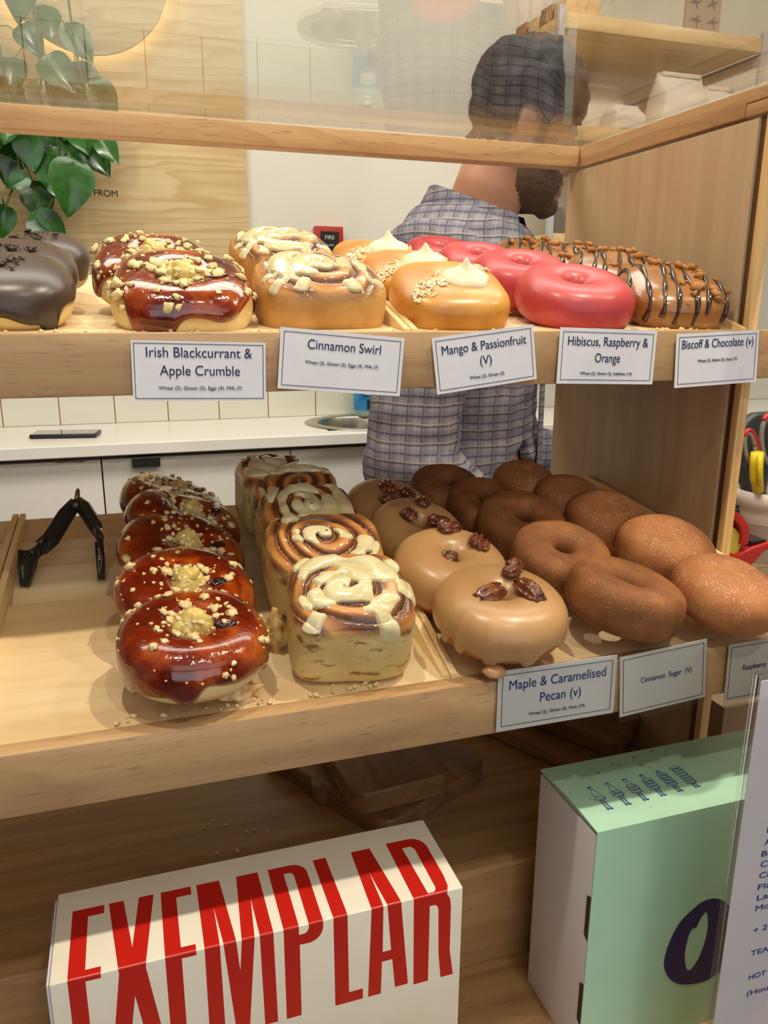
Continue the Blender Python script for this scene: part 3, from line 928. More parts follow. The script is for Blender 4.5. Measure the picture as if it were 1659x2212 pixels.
def swirl_mat(name, zt, pitch, a0, side1, side2, crust):
    t = NT(name)
    sx = t.add('ShaderNodeSeparateXYZ'); t.link(t.obj(), sx.inputs[0])
    x, y, z = sx.outputs
    nz = t.math('MULTIPLY', t.math('SUBTRACT', t.noise(t.obj(), 60, 4), 0.5), 0.35)
    at = t.add('ShaderNodeAttribute'); at.attribute_name = 'swirl'
    fr = t.math('FRACT', t.math('ADD', at.outputs['Fac'], t.math('ADD', t.math('MULTIPLY', nz, 0.35), 1.0)))
    top = t.ramp(fr, [(0.03, (74, 38, 22)), (0.18, (122, 66, 32)), (0.36, (196, 122, 54)), (0.60, (222, 162, 86)), (0.78, (150, 84, 40)), (0.95, (70, 36, 22))])
    n2 = t.noise(t.map((60, 60, 130)), 1.0, 5, 0.65)
    side = t.mix(t.ramp(n2, [(0.55, (0, 0, 0, 1)), (0.66, (1, 1, 1, 1))]), t.ramp(t.noise(t.obj(), 34, 3), [(0.35, side1), (0.65, side2)]), crust)
    k = t.ramp(t.math('ADD', z, t.math('MULTIPLY', nz, 0.012)), [(0.0, (0, 0, 0, 1)), (1.0, (1, 1, 1, 1))])
    mr = t.add('ShaderNodeMapRange'); mr.inputs[1].default_value = zt * 0.55; mr.inputs[2].default_value = zt * 0.85
    t.link(t.math('ADD', z, t.math('MULTIPLY', nz, 0.012)), mr.inputs[0])
    t.color(t.mix(mr.outputs[0], side, top))
    t.link(t.math('MULTIPLY', mr.outputs[0], 0.8), t.b.inputs['Coat Weight']); t.b.inputs['Coat Roughness'].default_value = 0.1
    t.bump(t.noise(t.obj(), 240, 5, 0.65), 0.5, 0.0016)
    t.set(rough=0.5, sss=0.12, sssr=0.004)
    return t.m


def swirl(loc, wd, dp, ht, tilt, seed, lab, n=4.5, low=True, yaw=0, icing=0.0, drip=(), pitch=0.0130):
    o = thing('cinnamon_swirl', lab, 'cinnamon roll', loc, (R(tilt), 0, R(yaw)), group='iced cinnamon swirls')
    a0 = seed * 1.3
    f = Form('bun', wd / 2, None, ht / 2, ht / 2, n=n, seed=seed, lump=0.0016, asp=dp / wd, e=0.30 if low else 0.40, top=spiral_top(pitch, 0.0034, a0, seed), lf=70)
    m = swirl_mat('swirl_crumb_%d' % seed, ht / 2, pitch, a0, (224, 196, 122), (238, 216, 150), (150, 100, 44)) if low else \
        swirl_mat('swirl_crust_%d' % seed, ht / 2, pitch, a0, (198, 142, 74), (222, 174, 102), (214, 164, 98))
    b = f.body('roll', m, o, 120, 110)
    cv = np.array([v.co[:] for v in b.data.vertices])
    fr, _ = spiral_fr(cv[:, 0], cv[:, 1], pitch, a0, seed)
    at = b.data.attributes.new('swirl', 'FLOAT', 'POINT'); at.data.foreach_set('value', fr.astype(np.float32))
    rs = np.random.RandomState(seed + 50)

    def mask(T, Ph, P):
        fr, _ = spiral_fr(P[..., 0], P[..., 1], pitch, a0, seed)
        Q = np.stack([P[..., 0] * 1.0 + P[..., 1] * 0.5, P[..., 1] * 2.2, P[..., 2] * 0.4], -1)
        g = pn(Q, seed + 9, 75, 3) * 1.1 + pn(P, seed + 19, 240, 2) * 0.25 + icing - 0.55 * np.exp(-((np.abs(2 * fr - 1) - 1) / 0.30) ** 2)
        v = np.where(np.sin(Ph) > 0.86, g, g - np.clip((0.86 - np.sin(Ph)) / 0.14, 0, 3))
        for a, l, w_ in drip:
            d = np.abs((T - a + pi) % (2 * pi) - pi) / w_
            v = np.maximum(v, np.where(Ph < 1.2, 0.5 - d * d - np.clip((0.9 - l) - Ph, 0, 9) * 6, -1))
        return v
    f.patch('icing', ICING, o, mask, 0.0017, -0.4, 170, 110)
    return o


# lower tier -------------------------------------------------------
rows = [(0.0260, 0.4290, -0.1885, 0.0830, 12), (0.0262, 0.4915, -0.1824, 0.083, 20), (0.0290, 0.5550, -0.1757, 0.086, 25), (0.0345, 0.6015, -0.1650, 0.085, 25), (0.0270, 0.6330, -0.1570, 0.0792, 20)]
where = ['at the front of the lower tray, apple piled in its hole', 'second from the front in the lower tray row beside the tongs', 'third from the front in the lower tray row, half in shadow',
         'fourth from the front in the lower tray row, in shadow', 'at the back of the lower tray row, against white cabinets']
for i, ((x, y, z, d, tl), wh) in enumerate(zip(rows, where)):
    blackcurrant((x, y, z), d, tl, 11 + i, bake_label('red glazed crumble doughnut', wh), 2.15, 0.0165, -0.30, [150, 120, 110, 110, 120][i], 20 * i,
                 [(R(-20), 0.7, 0.09), (R(-100), 0.55, 0.16), (R(-150), 0.5, 0.12)] if i == 0 else [(R(-25), 0.6, 0.12), (R(200), 0.5, 0.15)])

sw = [(0.1195, 0.4330, -0.1850, 0.074, 0.068, 0.050, 22, -8), (0.1215, 0.5055, -0.1740, 0.080, 0.062, 0.048, 26, -4), (0.1231, 0.5630, -0.1660, 0.074, 0.060, 0.046, 28, 4), (0.1234, 0.6040, -0.1590, 0.070, 0.056, 0.046, 24, -6), (0.1110, 0.6385, -0.1540, 0.058, 0.056, 0.052, 8, 5)]
where = ['at the front of the lower tray, thick icing dripping down its face', 'second from the front of the lower tray, torn at its left side', 'third from the front of the lower tray, half in shadow', 'fourth from the front of the lower tray, in shadow', 'at the back left of the lower tray swirl row, standing straight']
for i, ((x, y, z, a, b, h, tl, yw), wh) in enumerate(zip(sw, where)):
    swirl((x, y, z), a, b, h, tl, 31 + i, bake_label('cinnamon swirl', wh), yaw=yw, icing=[0.24, 0.12, 0.2, 0.1, 0.2][i],
          drip=[(R(-62), 0.75, 0.20), (R(-5), 0.7, 0.35), (R(-130), 0.4, 0.2)] if i == 0 else [(R(-70), 0.5, 0.25)])


def pecan(c, s, seed, parent, rot, clump=False):
    rnd = random.Random(seed); mb = MB()
    for q in range(3 if clump else 1):
        b = MB().ball((0, 0, 0), 1.0, 30, 18)
        out = []; off = Vector((rnd.uniform(-.8, .8), rnd.uniform(-.5, .5), rnd.uniform(-.1, .5))) if clump else Vector((0, 0, 0))
        for p in b.v:
            v = Vector(p); an = atan2(v.z, v.y)
            k = 1 + 0.13 * cos(6 * an) + 0.20 * mnoise.noise(v * 2.3 + Vector((seed + q, 0, 0))) + 0.10 * mnoise.noise(v * 5 + Vector((seed + q, 0, 0)))
            if v.z > 0: k *= 1 - 0.28 * math.exp(-(v.y / 0.22) ** 2)
            w_ = Vector((v.x * (1.0 if clump else 1.6), v.y * 0.85, v.z * 0.62)) * k + off
            out.append(w_ * s)
        b.v = out; mb.add(b.v, b.f)
    q = Matrix.Rotation(rot, 4, 'Z')
    mb.v = [tuple(Vector(c) + (q @ Vector(p))) for p in mb.v]
    return mb.build('pecan', PECAN, parent, smooth=True, sharp=90)


mp = [(0.2164, 0.4210, -0.1893, 0.0825, 12), (0.2085, 0.4850, -0.1820, 0.0785, 20), (0.2060, 0.5480, -0.1745, 0.0735, 24), (0.1985, 0.5935, -0.1670, 0.0710, 22)]
where = ['at the front, icing dripping onto the wooden tray', 'second from the front, behind the dripping one', 'third from the front beside the cinnamon swirls', 'at the back of its row, in deep shade']
pec = [[(-0.30, -0.10, 0, 0.4), (0.38, -0.16, 0, 1.7), (0.33, 0.42, 1, 0.3)], [(-0.12, -0.05, 1, -0.5), (0.52, 0.10, 1, 0.9), (0.2, 0.62, 1, 0.2)], [(-0.38, 0.12, 1, 0.3), (0.30, -0.25, 1, -0.3), (0.25, 0.42, 1, 1.1)], [(-0.35, -0.22, 1, 0), (0.36, -0.05, 1, 0.5), (0.05, 0.40, 1, 1.2)]]
for i, ((x, y, z, d, tl), wh) in enumerate(zip(mp, where)):
    o = thing('maple_doughnut', bake_label('maple glazed doughnut with candied pecans', wh), 'doughnut', (x, y, z), (R(tl), 0, R(8 * i)), group='maple pecan doughnuts')
    f = Form('ring', d / 2, d / 2 * 0.455, 0.0175, 0.0165, n=2.05, seed=61 + i, lump=0.0007, lf=35)
    f.body('dough', MAPLED, o)
    f.coat('glaze', MAPLE, o, 0.0017, -0.34, 0.20, [(R(-122), 0.75, 0.09), (R(-88), 0.55, 0.12), (R(-150), 0.6, 0.07), (R(-168), 0.5, 0.06), (R(-35), 0.6, 0.2)] if i == 0 else [(R(-120), 0.4, 0.12)], 5 + i, inner=1.25)
    for k, (px, py, cl, ro) in enumerate(pec[i]):
        r_ = np.hypot(px, py) * d / 2; a = atan2(py, px)
        ph_ = math.acos(max(-1, min(1, (r_ - (d / 2 - d / 2 * 0.47)) / (d / 2 * 0.47))))
        P, N = f.pt(np.array([a]), np.array([ph_]), np.array([0.003]))
        pecan(P[0], 0.0080 if not cl else 0.0060, i * 9 + k + 2, o, ro, bool(cl))
    if i == 0:
        blob((-0.018, -0.036, -0.0155), (0.0075, 0.006, 0.0035), 4, 0.1, 'glaze_drip', MAPLE, o)

cn = [(0.3094, 0.4210, -0.1895, 0.0835, 14, 35), (0.2974, 0.4850, -0.1820, 0.0745, 20, 0), (0.2975, 0.5485, -0.1745, 0.0730, 24, 0), (0.2830, 0.5890, -0.1680, 0.0670, 22, 0), (0.2625, 0.6245, -0.1605, 0.0650, 20, 0)]
where = ['at the front of its row, largest and lit', 'second from the front, with a tiny round hole', 'third from the front, half in shadow', 'fourth from the front, in deep shadow', 'at the very back beneath the plaid shirt']
for i, ((x, y, z, d, tl, yw), wh) in enumerate(zip(cn, where)):
    o = thing('cinnamon_sugar_doughnut', bake_label('brown cinnamon sugar ring doughnut', wh), 'doughnut', (x, y, z), (R(tl), R(6 if i == 0 else 0), R(yw)), group='cinnamon sugar ring doughnuts')
    f = Form('ring', d / 2, d / 2 * (0.405 if i == 0 else 0.425), 0.0175, 0.016, n=2.1, seed=71 + i, lump=0.0011, lf=45, e=0.72, asp=0.94 if i == 0 else 1.0)
    f.body('dough', CINN, o, 96, 56)

sg = [(0.3814, 0.4075, -0.1905, 0.0735, 16, 10), (0.3900, 0.4855, -0.1830, 0.0740, 18, 0), (0.3766, 0.5470, -0.1755, 0.0680, 20, 0), (0.3660, 0.5925, -0.1690, 0.0640, 20, 0), (0.3431, 0.6320, -0.1615, 0.0600, 20, 0)]
where = ['at the front beside the ring doughnut, sparkling in the light', 'second from the front, below the wooden post', 'third from the front, half in the shade of the panel', 'fourth from the front, in deep shade', 'at the very back beside the side panel corner']
for i, ((x, y, z, d, tl, yw), wh) in enumerate(zip(sg, where)):
    o = thing('sugared_doughnut', bake_label('round filled sugared doughnut', wh), 'doughnut', (x, y, z), (R(tl), 0, R(yw)), group='round sugared doughnuts')
    f = Form('bun', d / 2, None, 0.0205, 0.0165, n=2.1, seed=81 + i, lump=0.0012, lf=50, dimple=0.002, e=0.72)
    f.body('dough', SUGAR, o, 96, 48)

# upper tier -------------------------------------------------------
ch = [(-0.0660, 0.5470, 0.0060, 0.0780, 20), (-0.0665, 0.6060, 0.0175, 0.0790, 22), (-0.0520, 0.6760, 0.0300, 0.0640, 18)]
where = ['at the front left of the upper shelf, with one long drip', 'behind the front one, its chips in a streak', 'at the back of the upper shelf, darkest and plainest']
for i, ((x, y, z, d, tl), wh) in enumerate(zip(ch, where)):
    o = thing('chocolate_doughnut', bake_label('chocolate iced filled doughnut', wh), 'doughnut', (x, y, z), (R(tl), 0, 0), group='chocolate iced doughnuts')
    f = Form('bun', d / 2, None, 0.0195, 0.0175, n=2.5, seed=91 + i, lump=0.0008, lf=40, e=0.70)
    f.body('dough', DOUGH, o)
    f.coat('icing', CHOC, o, 0.0018, -0.02, 0.10, [(R(-52), 0.95, 0.10), (R(-60), 0.25, 0.35)] if i == 0 else [(R(-40), 0.2, 0.2)], 3 + i)
    rs = np.random.RandomState(i)
    sp = f.spots(46, 7 + i, 0.85, 1.55, lambda P, r_: np.hypot(P[0] + 0.004, P[1] + 0.002) < 0.017)
    sp = [(p + n * 0.0012, n) for p, n in sp]
    lumps(sp, 0.0016, 5 + i, 'chocolate_chips', CHIPM, o, flat=0.45, jag=0.7)

for i, (x, y, z, d, tl, sd) in enumerate([(0.0390, 0.5460, 0.0055, 0.0890, 25, 111), (0.0250, 0.6130, 0.0225, 0.0830, 24, 114)]):
    blackcurrant((x, y, z), d, tl, sd, bake_label('dark red crumble doughnut', ['at the upper shelf front, pale dough showing below', 'behind the front one on the upper shelf, against the plywood'][i]), 2.9, 0.0172, 0.42, 170, 0,
                 [(R(-118), 1.15, 0.30), (R(-8), 0.95, 0.07), (R(-60), 0.1, 0.2)] if i == 0 else [(R(-150), 0.9, 0.2)], 0.047)

for i, (x, y, z, a, b, h, tl) in enumerate([(0.1315, 0.5460, 0.0060, 0.0880, 0.072, 0.040, 23), (0.1180, 0.6170, 0.0285, 0.0760, 0.066, 0.042, 20)]):
    swirl((x, y, z), a, b, h, tl, 131 + i, bake_label('rounded golden cinnamon swirl', ['at the front of the upper shelf, above its card', 'behind the front swirl, near the red fire sign'][i]), 3.0, False, 0, 0.10,
          [(R(-141), 0.55, 0.10), (R(-120), 0.15, 0.16), (R(-66), 0.10, 0.22), (R(-32), 0.32, 0.10), (R(-160), 0.35, 0.08)], 0.0125)

for i, (x, y, z, d, tl) in enumerate([(0.2274, 0.5450, 0.0055, 0.0800, 25), (0.2205, 0.6070, 0.0195, 0.0740, 24), (0.2120, 0.6720, 0.0330, 0.0720, 22)]):
    o = thing('mango_doughnut', bake_label('mango glazed doughnut with cream dollop', ['at the front, its dollop tip highest and clearest', 'second in the row, half hidden by the front one', 'at the back, beside the rear cinnamon swirl'][i]), 'doughnut', (x, y, z), (R(tl), 0, R(-4)), group='mango passionfruit doughnuts')
    f = Form('bun', d / 2, None, 0.0160, 0.0158, n=2.9, seed=141 + i, lump=0.0010, lf=40, e=0.55, dimple=0.003)
    f.body('dough', MANGOD, o)
    f.coat('glaze', MANGO, o, 0.0014, -0.55, 0.35, [], 13 + i)
    blob((0.004, -0.002, 0.0140), (0.0145, 0.012, 0.003), 3, 0.06, 'curd_filling', CURD, o)
    prof = [(0.0150, 0.0115), (0.0170, 0.0138), (0.0174, 0.0166), (0.0160, 0.0196), (0.0124, 0.0220), (0.0083, 0.0238), (0.0052, 0.0260), (0.0030, 0.0286), (0.0014, 0.0312), (0.0004, 0.0326)]
    rows_ = []
    for k, (r, zz) in enumerate(prof):
        rows_.append([(0.008 + r * (1 + 0.06 * sin(5 * a + k * 0.3)) * cos(a) + 0.0012 * sin(k * 0.5), -0.003 + r * 0.9 * (1 + 0.06 * sin(5 * a + k * 0.3)) * sin(a), zz) for a in np.linspace(0, 2 * pi, 40, endpoint=False)])
    mb = MB().grid(np.array(rows_), cv=True); mb.f.append(tuple(range(len(mb.v) - 40, len(mb.v))))
    mb.build('cream_dollop', CREAM, o, smooth=True, sharp=90)
    sp = f.spots(240, 3 + i, 0.45, 1.5, lambda P, rs: (abs(P[0] * 0.75 - P[1] + rs.normal() * 0.003) < 0.0060) and abs(P[0]) < 0.034 and np.hypot(P[0] - 0.008, P[1] + 0.003) > 0.013)
    sticks(sp, 0.0042, 0.00042, i, 'coconut_shreds', COCO, o)

for i, (x, y, z, d, tl) in enumerate([(0.3306, 0.5450, 0.0070, 0.0870, 20), (0.3190, 0.6110, 0.0225, 0.0780, 20), (0.3090, 0.6740, 0.0330, 0.0720, 22), (0.2950, 0.7330, 0.0425, 0.0660, 20)]):
    o = thing('pink_doughnut', bake_label('smooth pink glazed ring doughnut', ['at the front, above the hibiscus card', 'second in the row, its hole half hidden', 'third in the row, only its top showing', 'at the back of the row, darkest, a thin sliver showing'][i]), 'doughnut', (x, y, z), (R(tl), 0, R(-6)), group='pink hibiscus doughnuts')
    f = Form('ring', d / 2, d / 2 * 0.425, 0.0170, 0.0165, n=2.35, seed=151 + i, lump=0.0011, lf=45, e=0.80)
    f.body('dough', PINK, o, 96, 48)
    f.coat('glaze', PINK, o, 0.0010, -1.0, 0.15, [], 23 + i, inner=1.3)

for i, (x, y, z, d, tl) in enumerate([(0.4180, 0.5440, 0.0080, 0.0790, 26), (0.4110, 0.6110, 0.0235, 0.0780, 25), (0.4050, 0.6720, 0.0335, 0.0770, 23), (0.3930, 0.7330, 0.0435, 0.0720, 22)]):
    o = thing('biscuit_doughnut', bake_label('chocolate drizzled brown doughnut', ['at the front right of the upper shelf', 'second in its row, half hidden behind the front one', 'third in its row along the side panel', 'at the back of its row, just above the pink ones'][i]), 'doughnut', (x, y, z), (R(tl), 0, R(-8)), group='chocolate drizzled biscuit doughnuts')
    f = Form('bun', d / 2, None, 0.0170, 0.0155, n=3.0, seed=161 + i, lump=0.0013, lf=60, e=0.60, dimple=0.002)
    b = f.body('dough', BISC, o)
    f.coat('glaze', BISC, o, 0.0010, -0.9, 0.2, [], 33 + i)
    bv = BVHTree.FromPolygons([v.co[:] for v in b.data.vertices], [p.vertices[:] for p in b.data.polygons])
    rnd = random.Random(i + 4)
    for k in range(7):
        dd = -0.036 + 0.0115 * k + rnd.uniform(-.002, .002); sk = rnd.uniform(0.25, 0.55); pts = []
        lo_, hi_ = -88 + rnd.random() * 22, 78
        for q in range(34):
            a = R(lo_ + (hi_ - lo_) * q / 33.0)
            dirv = Vector((-sk * sin(a) * 0.3, cos(pi / 2 + a) * -1.0 * -1, -cos(a)))
            y_ = sin(a) * 0.08; org = Vector((dd + sk * sin(a) * 0.030 + 0.0005 * sin(q * 0.35 + k), y_, 0.085 * cos(a)))
            tgt = Vector((org.x, org.y * 0.25, -0.008))
            hit = bv.ray_cast(org, (tgt - org).normalized())
            if hit[0] is not None:
                pts.append(hit[0] + hit[1] * 0.0014)
        if len(pts) > 4:
            MB().tube(pts, [0.00175 + 0.0006 * sin(k + q_ * 0.6) for q_ in range(len(pts))], 8).build('chocolate_drizzle', DRIZ, o, smooth=True, sharp=80)
    sp = f.spots(34, 40 + i, 0.55, 1.5, lambda P, rs: rs.rand() < 0.8 and P[0] > -0.02)
    sp = sp + [(p + Vector((rnd.gauss(0, .002), rnd.gauss(0, .002), 0)), n) for p, n in sp[:20]]
    lumps(sp, 0.0024, 15 + i, 'biscuit_crumbs', BCRUMB, o, jag=0.5)

# loose crumbs
o = tag(up_e(blob((0, 0, 0), (0.0105, 0.0065, 0.006), 9, 0.35, 'dough_scrap', mat('torn_dough', (240, 222, 176), (214, 160, 96), 160, 0.8, 0.5, 500, 0.001), None)), 'torn piece of dough with red glaze below the front lower doughnut', 'crumb')
o.location = (0.0486, 0.4120, ZL + 0.0055 + E)
o = tag(up_e(blob((0, 0, 0), (0.007, 0.010, 0.012), 12, 0.35, 'dough_scrap', mat('torn_roll', (222, 194, 130), (190, 144, 80), 160, 0.8, 0.5, 500, 0.001), None)), 'torn scrap of roll left of the front cinnamon swirl', 'crumb')
o.location = (0.0800, 0.4630, ZL + 0.018 + E)
rnd = random.Random(4)
sp = [(Vector((rnd.uniform(-0.02, 0.14), 0.4035 + abs(rnd.gauss(0, 0.004)), ZL + 0.0004)), Vector((0, 0, 1))) for _ in range(60)]
sp += [(Vector((rnd.uniform(-0.08, 0.44), 0.503 + abs(rnd.gauss(0, 0.003)), -0.0152)), Vector((0, 0, 1))) for _ in range(120)]
tag(up_e(lumps(sp, 0.0011, 3, 'crumbs', CRUMB, None)), 'scattered pale crumbs along the front edges of the trays', 'crumbs', kind='stuff')


# ------------------------------------------------------------------ cards on the shelf fronts
def frame_mb(w_, h_, t_, y):
    mb = MB()
    mb.box(-w_ / 2, w_ / 2, y - 0.0001, y, h_ / 2 - t_, h_ / 2).box(-w_ / 2, w_ / 2, y - 0.0001, y, -h_ / 2, -h_ / 2 + t_)
    mb.box(-w_ / 2, -w_ / 2 + t_, y - 0.0001, y, -h_ / 2, h_ / 2).box(w_ / 2 - t_, w_ / 2, y - 0.0001, y, -h_ / 2, h_ / 2)
    return mb


def card(loc, w_, h_, ang, lines, lab, border=0.0030, sleeve=None, ink=None, shear=0):
    o = thing('price_card', lab, 'card', loc, (R(-2), R(-ang), 0), group='printed flavour cards on the shelf fronts')
    mb = MB().box(-w_ / 2, w_ / 2, -0.0002, 0.0003, -h_ / 2, h_ / 2)
    mb.build('paper', PAPER, o)
    frame_mb(w_ - 2 * border, h_ - 2 * border, 0.00035, -0.0003).build('border', BLACKINK, o)
    for s, z, wd, ht, m, x in lines:
        lettering(s, m, o, (x, -0.00035, z), width=wd, height=ht)
    if sleeve:
        l, r, t_, b_ = sleeve
        MB().box(-w_ / 2 - l, w_ / 2 + r, -0.0008, -0.00055, -h_ / 2 - b_, h_ / 2 + t_).build('plastic_sleeve', SLEEVE, o)
    return o


YC = YU - 0.0022
small = 0.0022
card((0.0430, YC, -0.0380), 0.0786, 0.0352, -1.6, [('Irish Blackcurrant &', 0.0082, 0.062, 0.0062, INK, 0), ('Apple Crumble', -0.0024, 0.047, 0.0062, INK, 0), ('Wheat (2), Gluten (2), Eggs (4), Milk (7)', -0.0108, 0.0490, small, BLACKINK, 0)], 'white card reading Irish Blackcurrant and Apple Crumble on the upper shelf front', 0.0014)
card((0.1311, YC, -0.0342), 0.0808, 0.0373, -5.2, [('Cinnamon Swirl', 0.0070, 0.048, 0.0062, INK, 0.001), ('Wheat (2), Gluten (2), Eggs (4), Milk (7)', -0.0022, 0.0480, small, BLACKINK, 0)], 'white card reading Cinnamon Swirl tilted on the upper shelf front', 0.0022)
card((0.2308, YC, -0.0334), 0.0742, 0.0370, 6.8, [('Mango & Passionfruit', 0.0066, 0.062, 0.0062, INK, 0), ('(V)', -0.0032, 0.0085, 0.0062, INK, 0), ('Wheat (2), Gluten (2)', -0.0118, 0.0255, small, BLACKINK, 0)], 'white card reading Mango and Passionfruit tilted up to the right', 0.0022)
card((0.3255, YC, -0.0330), 0.0792, 0.0383, -1.8, [('Hibiscus, Raspberry &', 0.0072, 0.0655, 0.0066, INK, 0), ('Orange', -0.0040, 0.0205, 0.0066, INK, 0), ('Wheat (2), Gluten (2), Sulphites (14)', -0.0128, 0.0425, small, BLACKINK, 0.0)], 'white card reading Hibiscus Raspberry and Orange under the pink doughnuts', 0.0026)
card((0.4204, YC, -0.0357), 0.0742, 0.0389, 2.2, [('Biscoff & Chocolate (v)', 0.0085, 0.064, 0.0066, INK, 0), ('Wheat (2), Gluten (2), Soya (13)', -0.0018, 0.0355, small, BLACKINK, 0)], 'white card at the right end of the upper shelf front, below brown drizzled buns', 0.0024)
YC2 = YL - 0.0022
card((0.2422, YC2, -0.2325), 0.0835, 0.0400, -0.4, [('Maple & Caramelised', 0.0068, 0.068, 0.0066, INKB, 0), ('Pecan (v)', -0.0040, 0.0290, 0.0066, INKB, 0.002), ('Wheat (2), Gluten (2), Nuts (10)', -0.0122, 0.0400, small, BLACKINK, 0)], 'white card reading Maple and Caramelised Pecan on the lower shelf front', 0.0030, (0.001, 0.001, 0.0006, 0.0008))
card((0.3209, YC2, -0.2340), 0.0665, 0.0420, 3.6, [('Cinnamon  Sugar  (V)', 0.0000, 0.0395, 0.0040, INKB, 0.002)], 'white laminated card reading Cinnamon Sugar on the lower shelf front', 0.0022, (0.0016, 0.0014, 0.001, 0.0036))
card((0.4120, YC2, -0.2385), 0.0800, 0.0420, 0.6, [('Raspberry', 0.0008, 0.0200, 0.0040, INKB, -0.0170)], 'white laminated card reading Raspberry at the right frame edge behind the menu', 0.0022, (0.0016, 0.0014, 0.001, 0.0016))


# ------------------------------------------------------------------ flat artwork helpers
def fill2d(loops):
    cu = bpy.data.curves.new('f', 'CURVE'); cu.dimensions = '2D'; cu.fill_mode = 'BOTH'
    for lp in loops:
        s = cu.splines.new('POLY'); s.points.add(len(lp) - 1)
        for p, q in zip(s.points, lp): p.co = (q[0], q[1], 0, 1)
        s.use_cyclic_u = True
    o = bpy.data.objects.new('f', cu); C.objects.link(o)
    bpy.context.view_layer.update()
    me = bpy.data.meshes.new_from_object(o.evaluated_get(bpy.context.evaluated_depsgraph_get()))
    C.objects.unlink(o); bpy.data.objects.remove(o); bpy.data.curves.remove(cu)
    return me


def arc(cx, cy, rx, ry, a0, a1, n=12):
    return [(cx + rx * cos(R(a0 + (a1 - a0) * i / n)), cy + ry * sin(R(a0 + (a1 - a0) * i / n))) for i in range(n + 1)]


# ------------------------------------------------------------------ EXEMPLAR box
X0, X1, YF, YB, ZT, ZB = -0.0617, 0.1740, 0.3700, 0.4390, -0.3442, -0.5153
ex = thing('cake_box', 'cream cardboard box with big red EXEMPLAR lettering at the front', 'box', ((X0 + X1) / 2, (YF + YB) / 2, ZB))
CREAMB = mat('cream_card', (236, 230, 212), (240, 235, 219), 30, 0.36)
REDP = mat('red_print', (196, 30, 20), rough=0.34)
part(MB().box(X0, X1, YF, YB, ZB, ZT), 'box_body', CREAMB, ex, bevel=0.0009, seg=3)
part(MB().prism([(YF + 0.001, ZB), (YF + 0.001, ZT - 0.001), (YB - 0.004, ZT - 0.001), (YB - 0.004, ZB)], X0 - 0.0016, X0 - 0.0002, 'X'), 'side_flap', mat('lilac_card', (206, 206, 226), rough=0.5), ex, bevel=0.0006)
part(MB().box(X1 + 0.0002, X1 + 0.0010, YF + 0.003, YB - 0.003, ZB, ZT - 0.003), 'side_flap', CREAMB, ex)
T_, B_ = 0.0512, -0.0635
def E_(x):
    a, b, h, m0, m1 = x + 0.0087, x + 0.0176, 0.0068, 0.0046, -0.0030
    return [[(x, T_), (b, T_), (b, T_ - h), (a, T_ - h), (a, m0), (b - 0.001, m0), (b - 0.001, m1), (a, m1), (a, B_ + h), (b, B_ + h), (b, B_), (x, B_)]]
LET = [E_(-0.0526),
       [[(-0.0325, T_), (-0.0242, T_), (-0.0197, 0.0130), (-0.0154, T_), (-0.0069, T_), (-0.0131, -0.003), (-0.0050, B_), (-0.0138, B_), (-0.0199, -0.020), (-0.0262, B_), (-0.0350, B_), (-0.0269, -0.003)]],
       E_(-0.0028),
       [[(0.0183, T_), (0.0320, T_), (0.0372, -0.021), (0.0426, T_), (0.0559, T_), (0.0576, B_), (0.0500, B_), (0.0484, 0.030), (0.0410, B_), (0.0335, B_), (0.0264, 0.030), (0.0272, B_), (0.0183, B_)]],
       [[(0.0623, T_), (0.0770, T_)] + arc(0.0767, T_ - 0.0095, 0.0090, 0.0095, 90, 0, 8) + arc(0.0767, -0.0040, 0.0090, 0.0092, 0, -90, 8) + [(0.0717, -0.0130), (0.0717, B_), (0.0628, B_)],
        [(0.0712, T_ - 0.0066)] + arc(0.0742, T_ - 0.0106, 0.0030, 0.0040, 90, 0, 6) + arc(0.0742, -0.0020, 0.0030, 0.0040, 0, -90, 6) + [(0.0714, -0.0060)]],
       [[(0.0914, T_), (0.0998, T_), (0.1010, B_ + 0.0074), (0.1097, B_ + 0.0074), (0.1097, B_), (0.0924, B_)]],
       [[(0.1168, T_), (0.1295, T_), (0.1388, B_ + 0.002), (0.1303, B_ + 0.002), (0.1284, -0.040), (0.1218, -0.040), (0.1212, B_), (0.1130, B_)], [(0.1228, 0.030), (0.1222, -0.033), (0.1276, -0.033)]],
       [[(0.1411, T_ + 0.001), (0.1560, T_ + 0.001)] + arc(0.1565, T_ - 0.0100, 0.0098, 0.0110, 85, 0, 8) + [(0.1664, 0.014), (0.1655, 0.004), (0.1632, -0.0015), (0.1655, -0.0060), (0.1662, -0.012), (0.1664, -0.045)] + [(0.1690, B_), (0.1606, B_), (0.1588, -0.045), (0.1580, -0.014)] + arc(0.1550, -0.0130, 0.0030, 0.0050, 0, 90, 5) + [(0.1522, -0.0080), (0.1522, B_), (0.1425, B_)],
        [(0.1500, T_ - 0.0064)] + arc(0.1545, T_ - 0.0110, 0.0032, 0.0046, 90, 0, 6) + arc(0.1545, 0.0060, 0.0032, 0.0045, 0, -90, 6) + [(0.1515, 0.0015)]]]
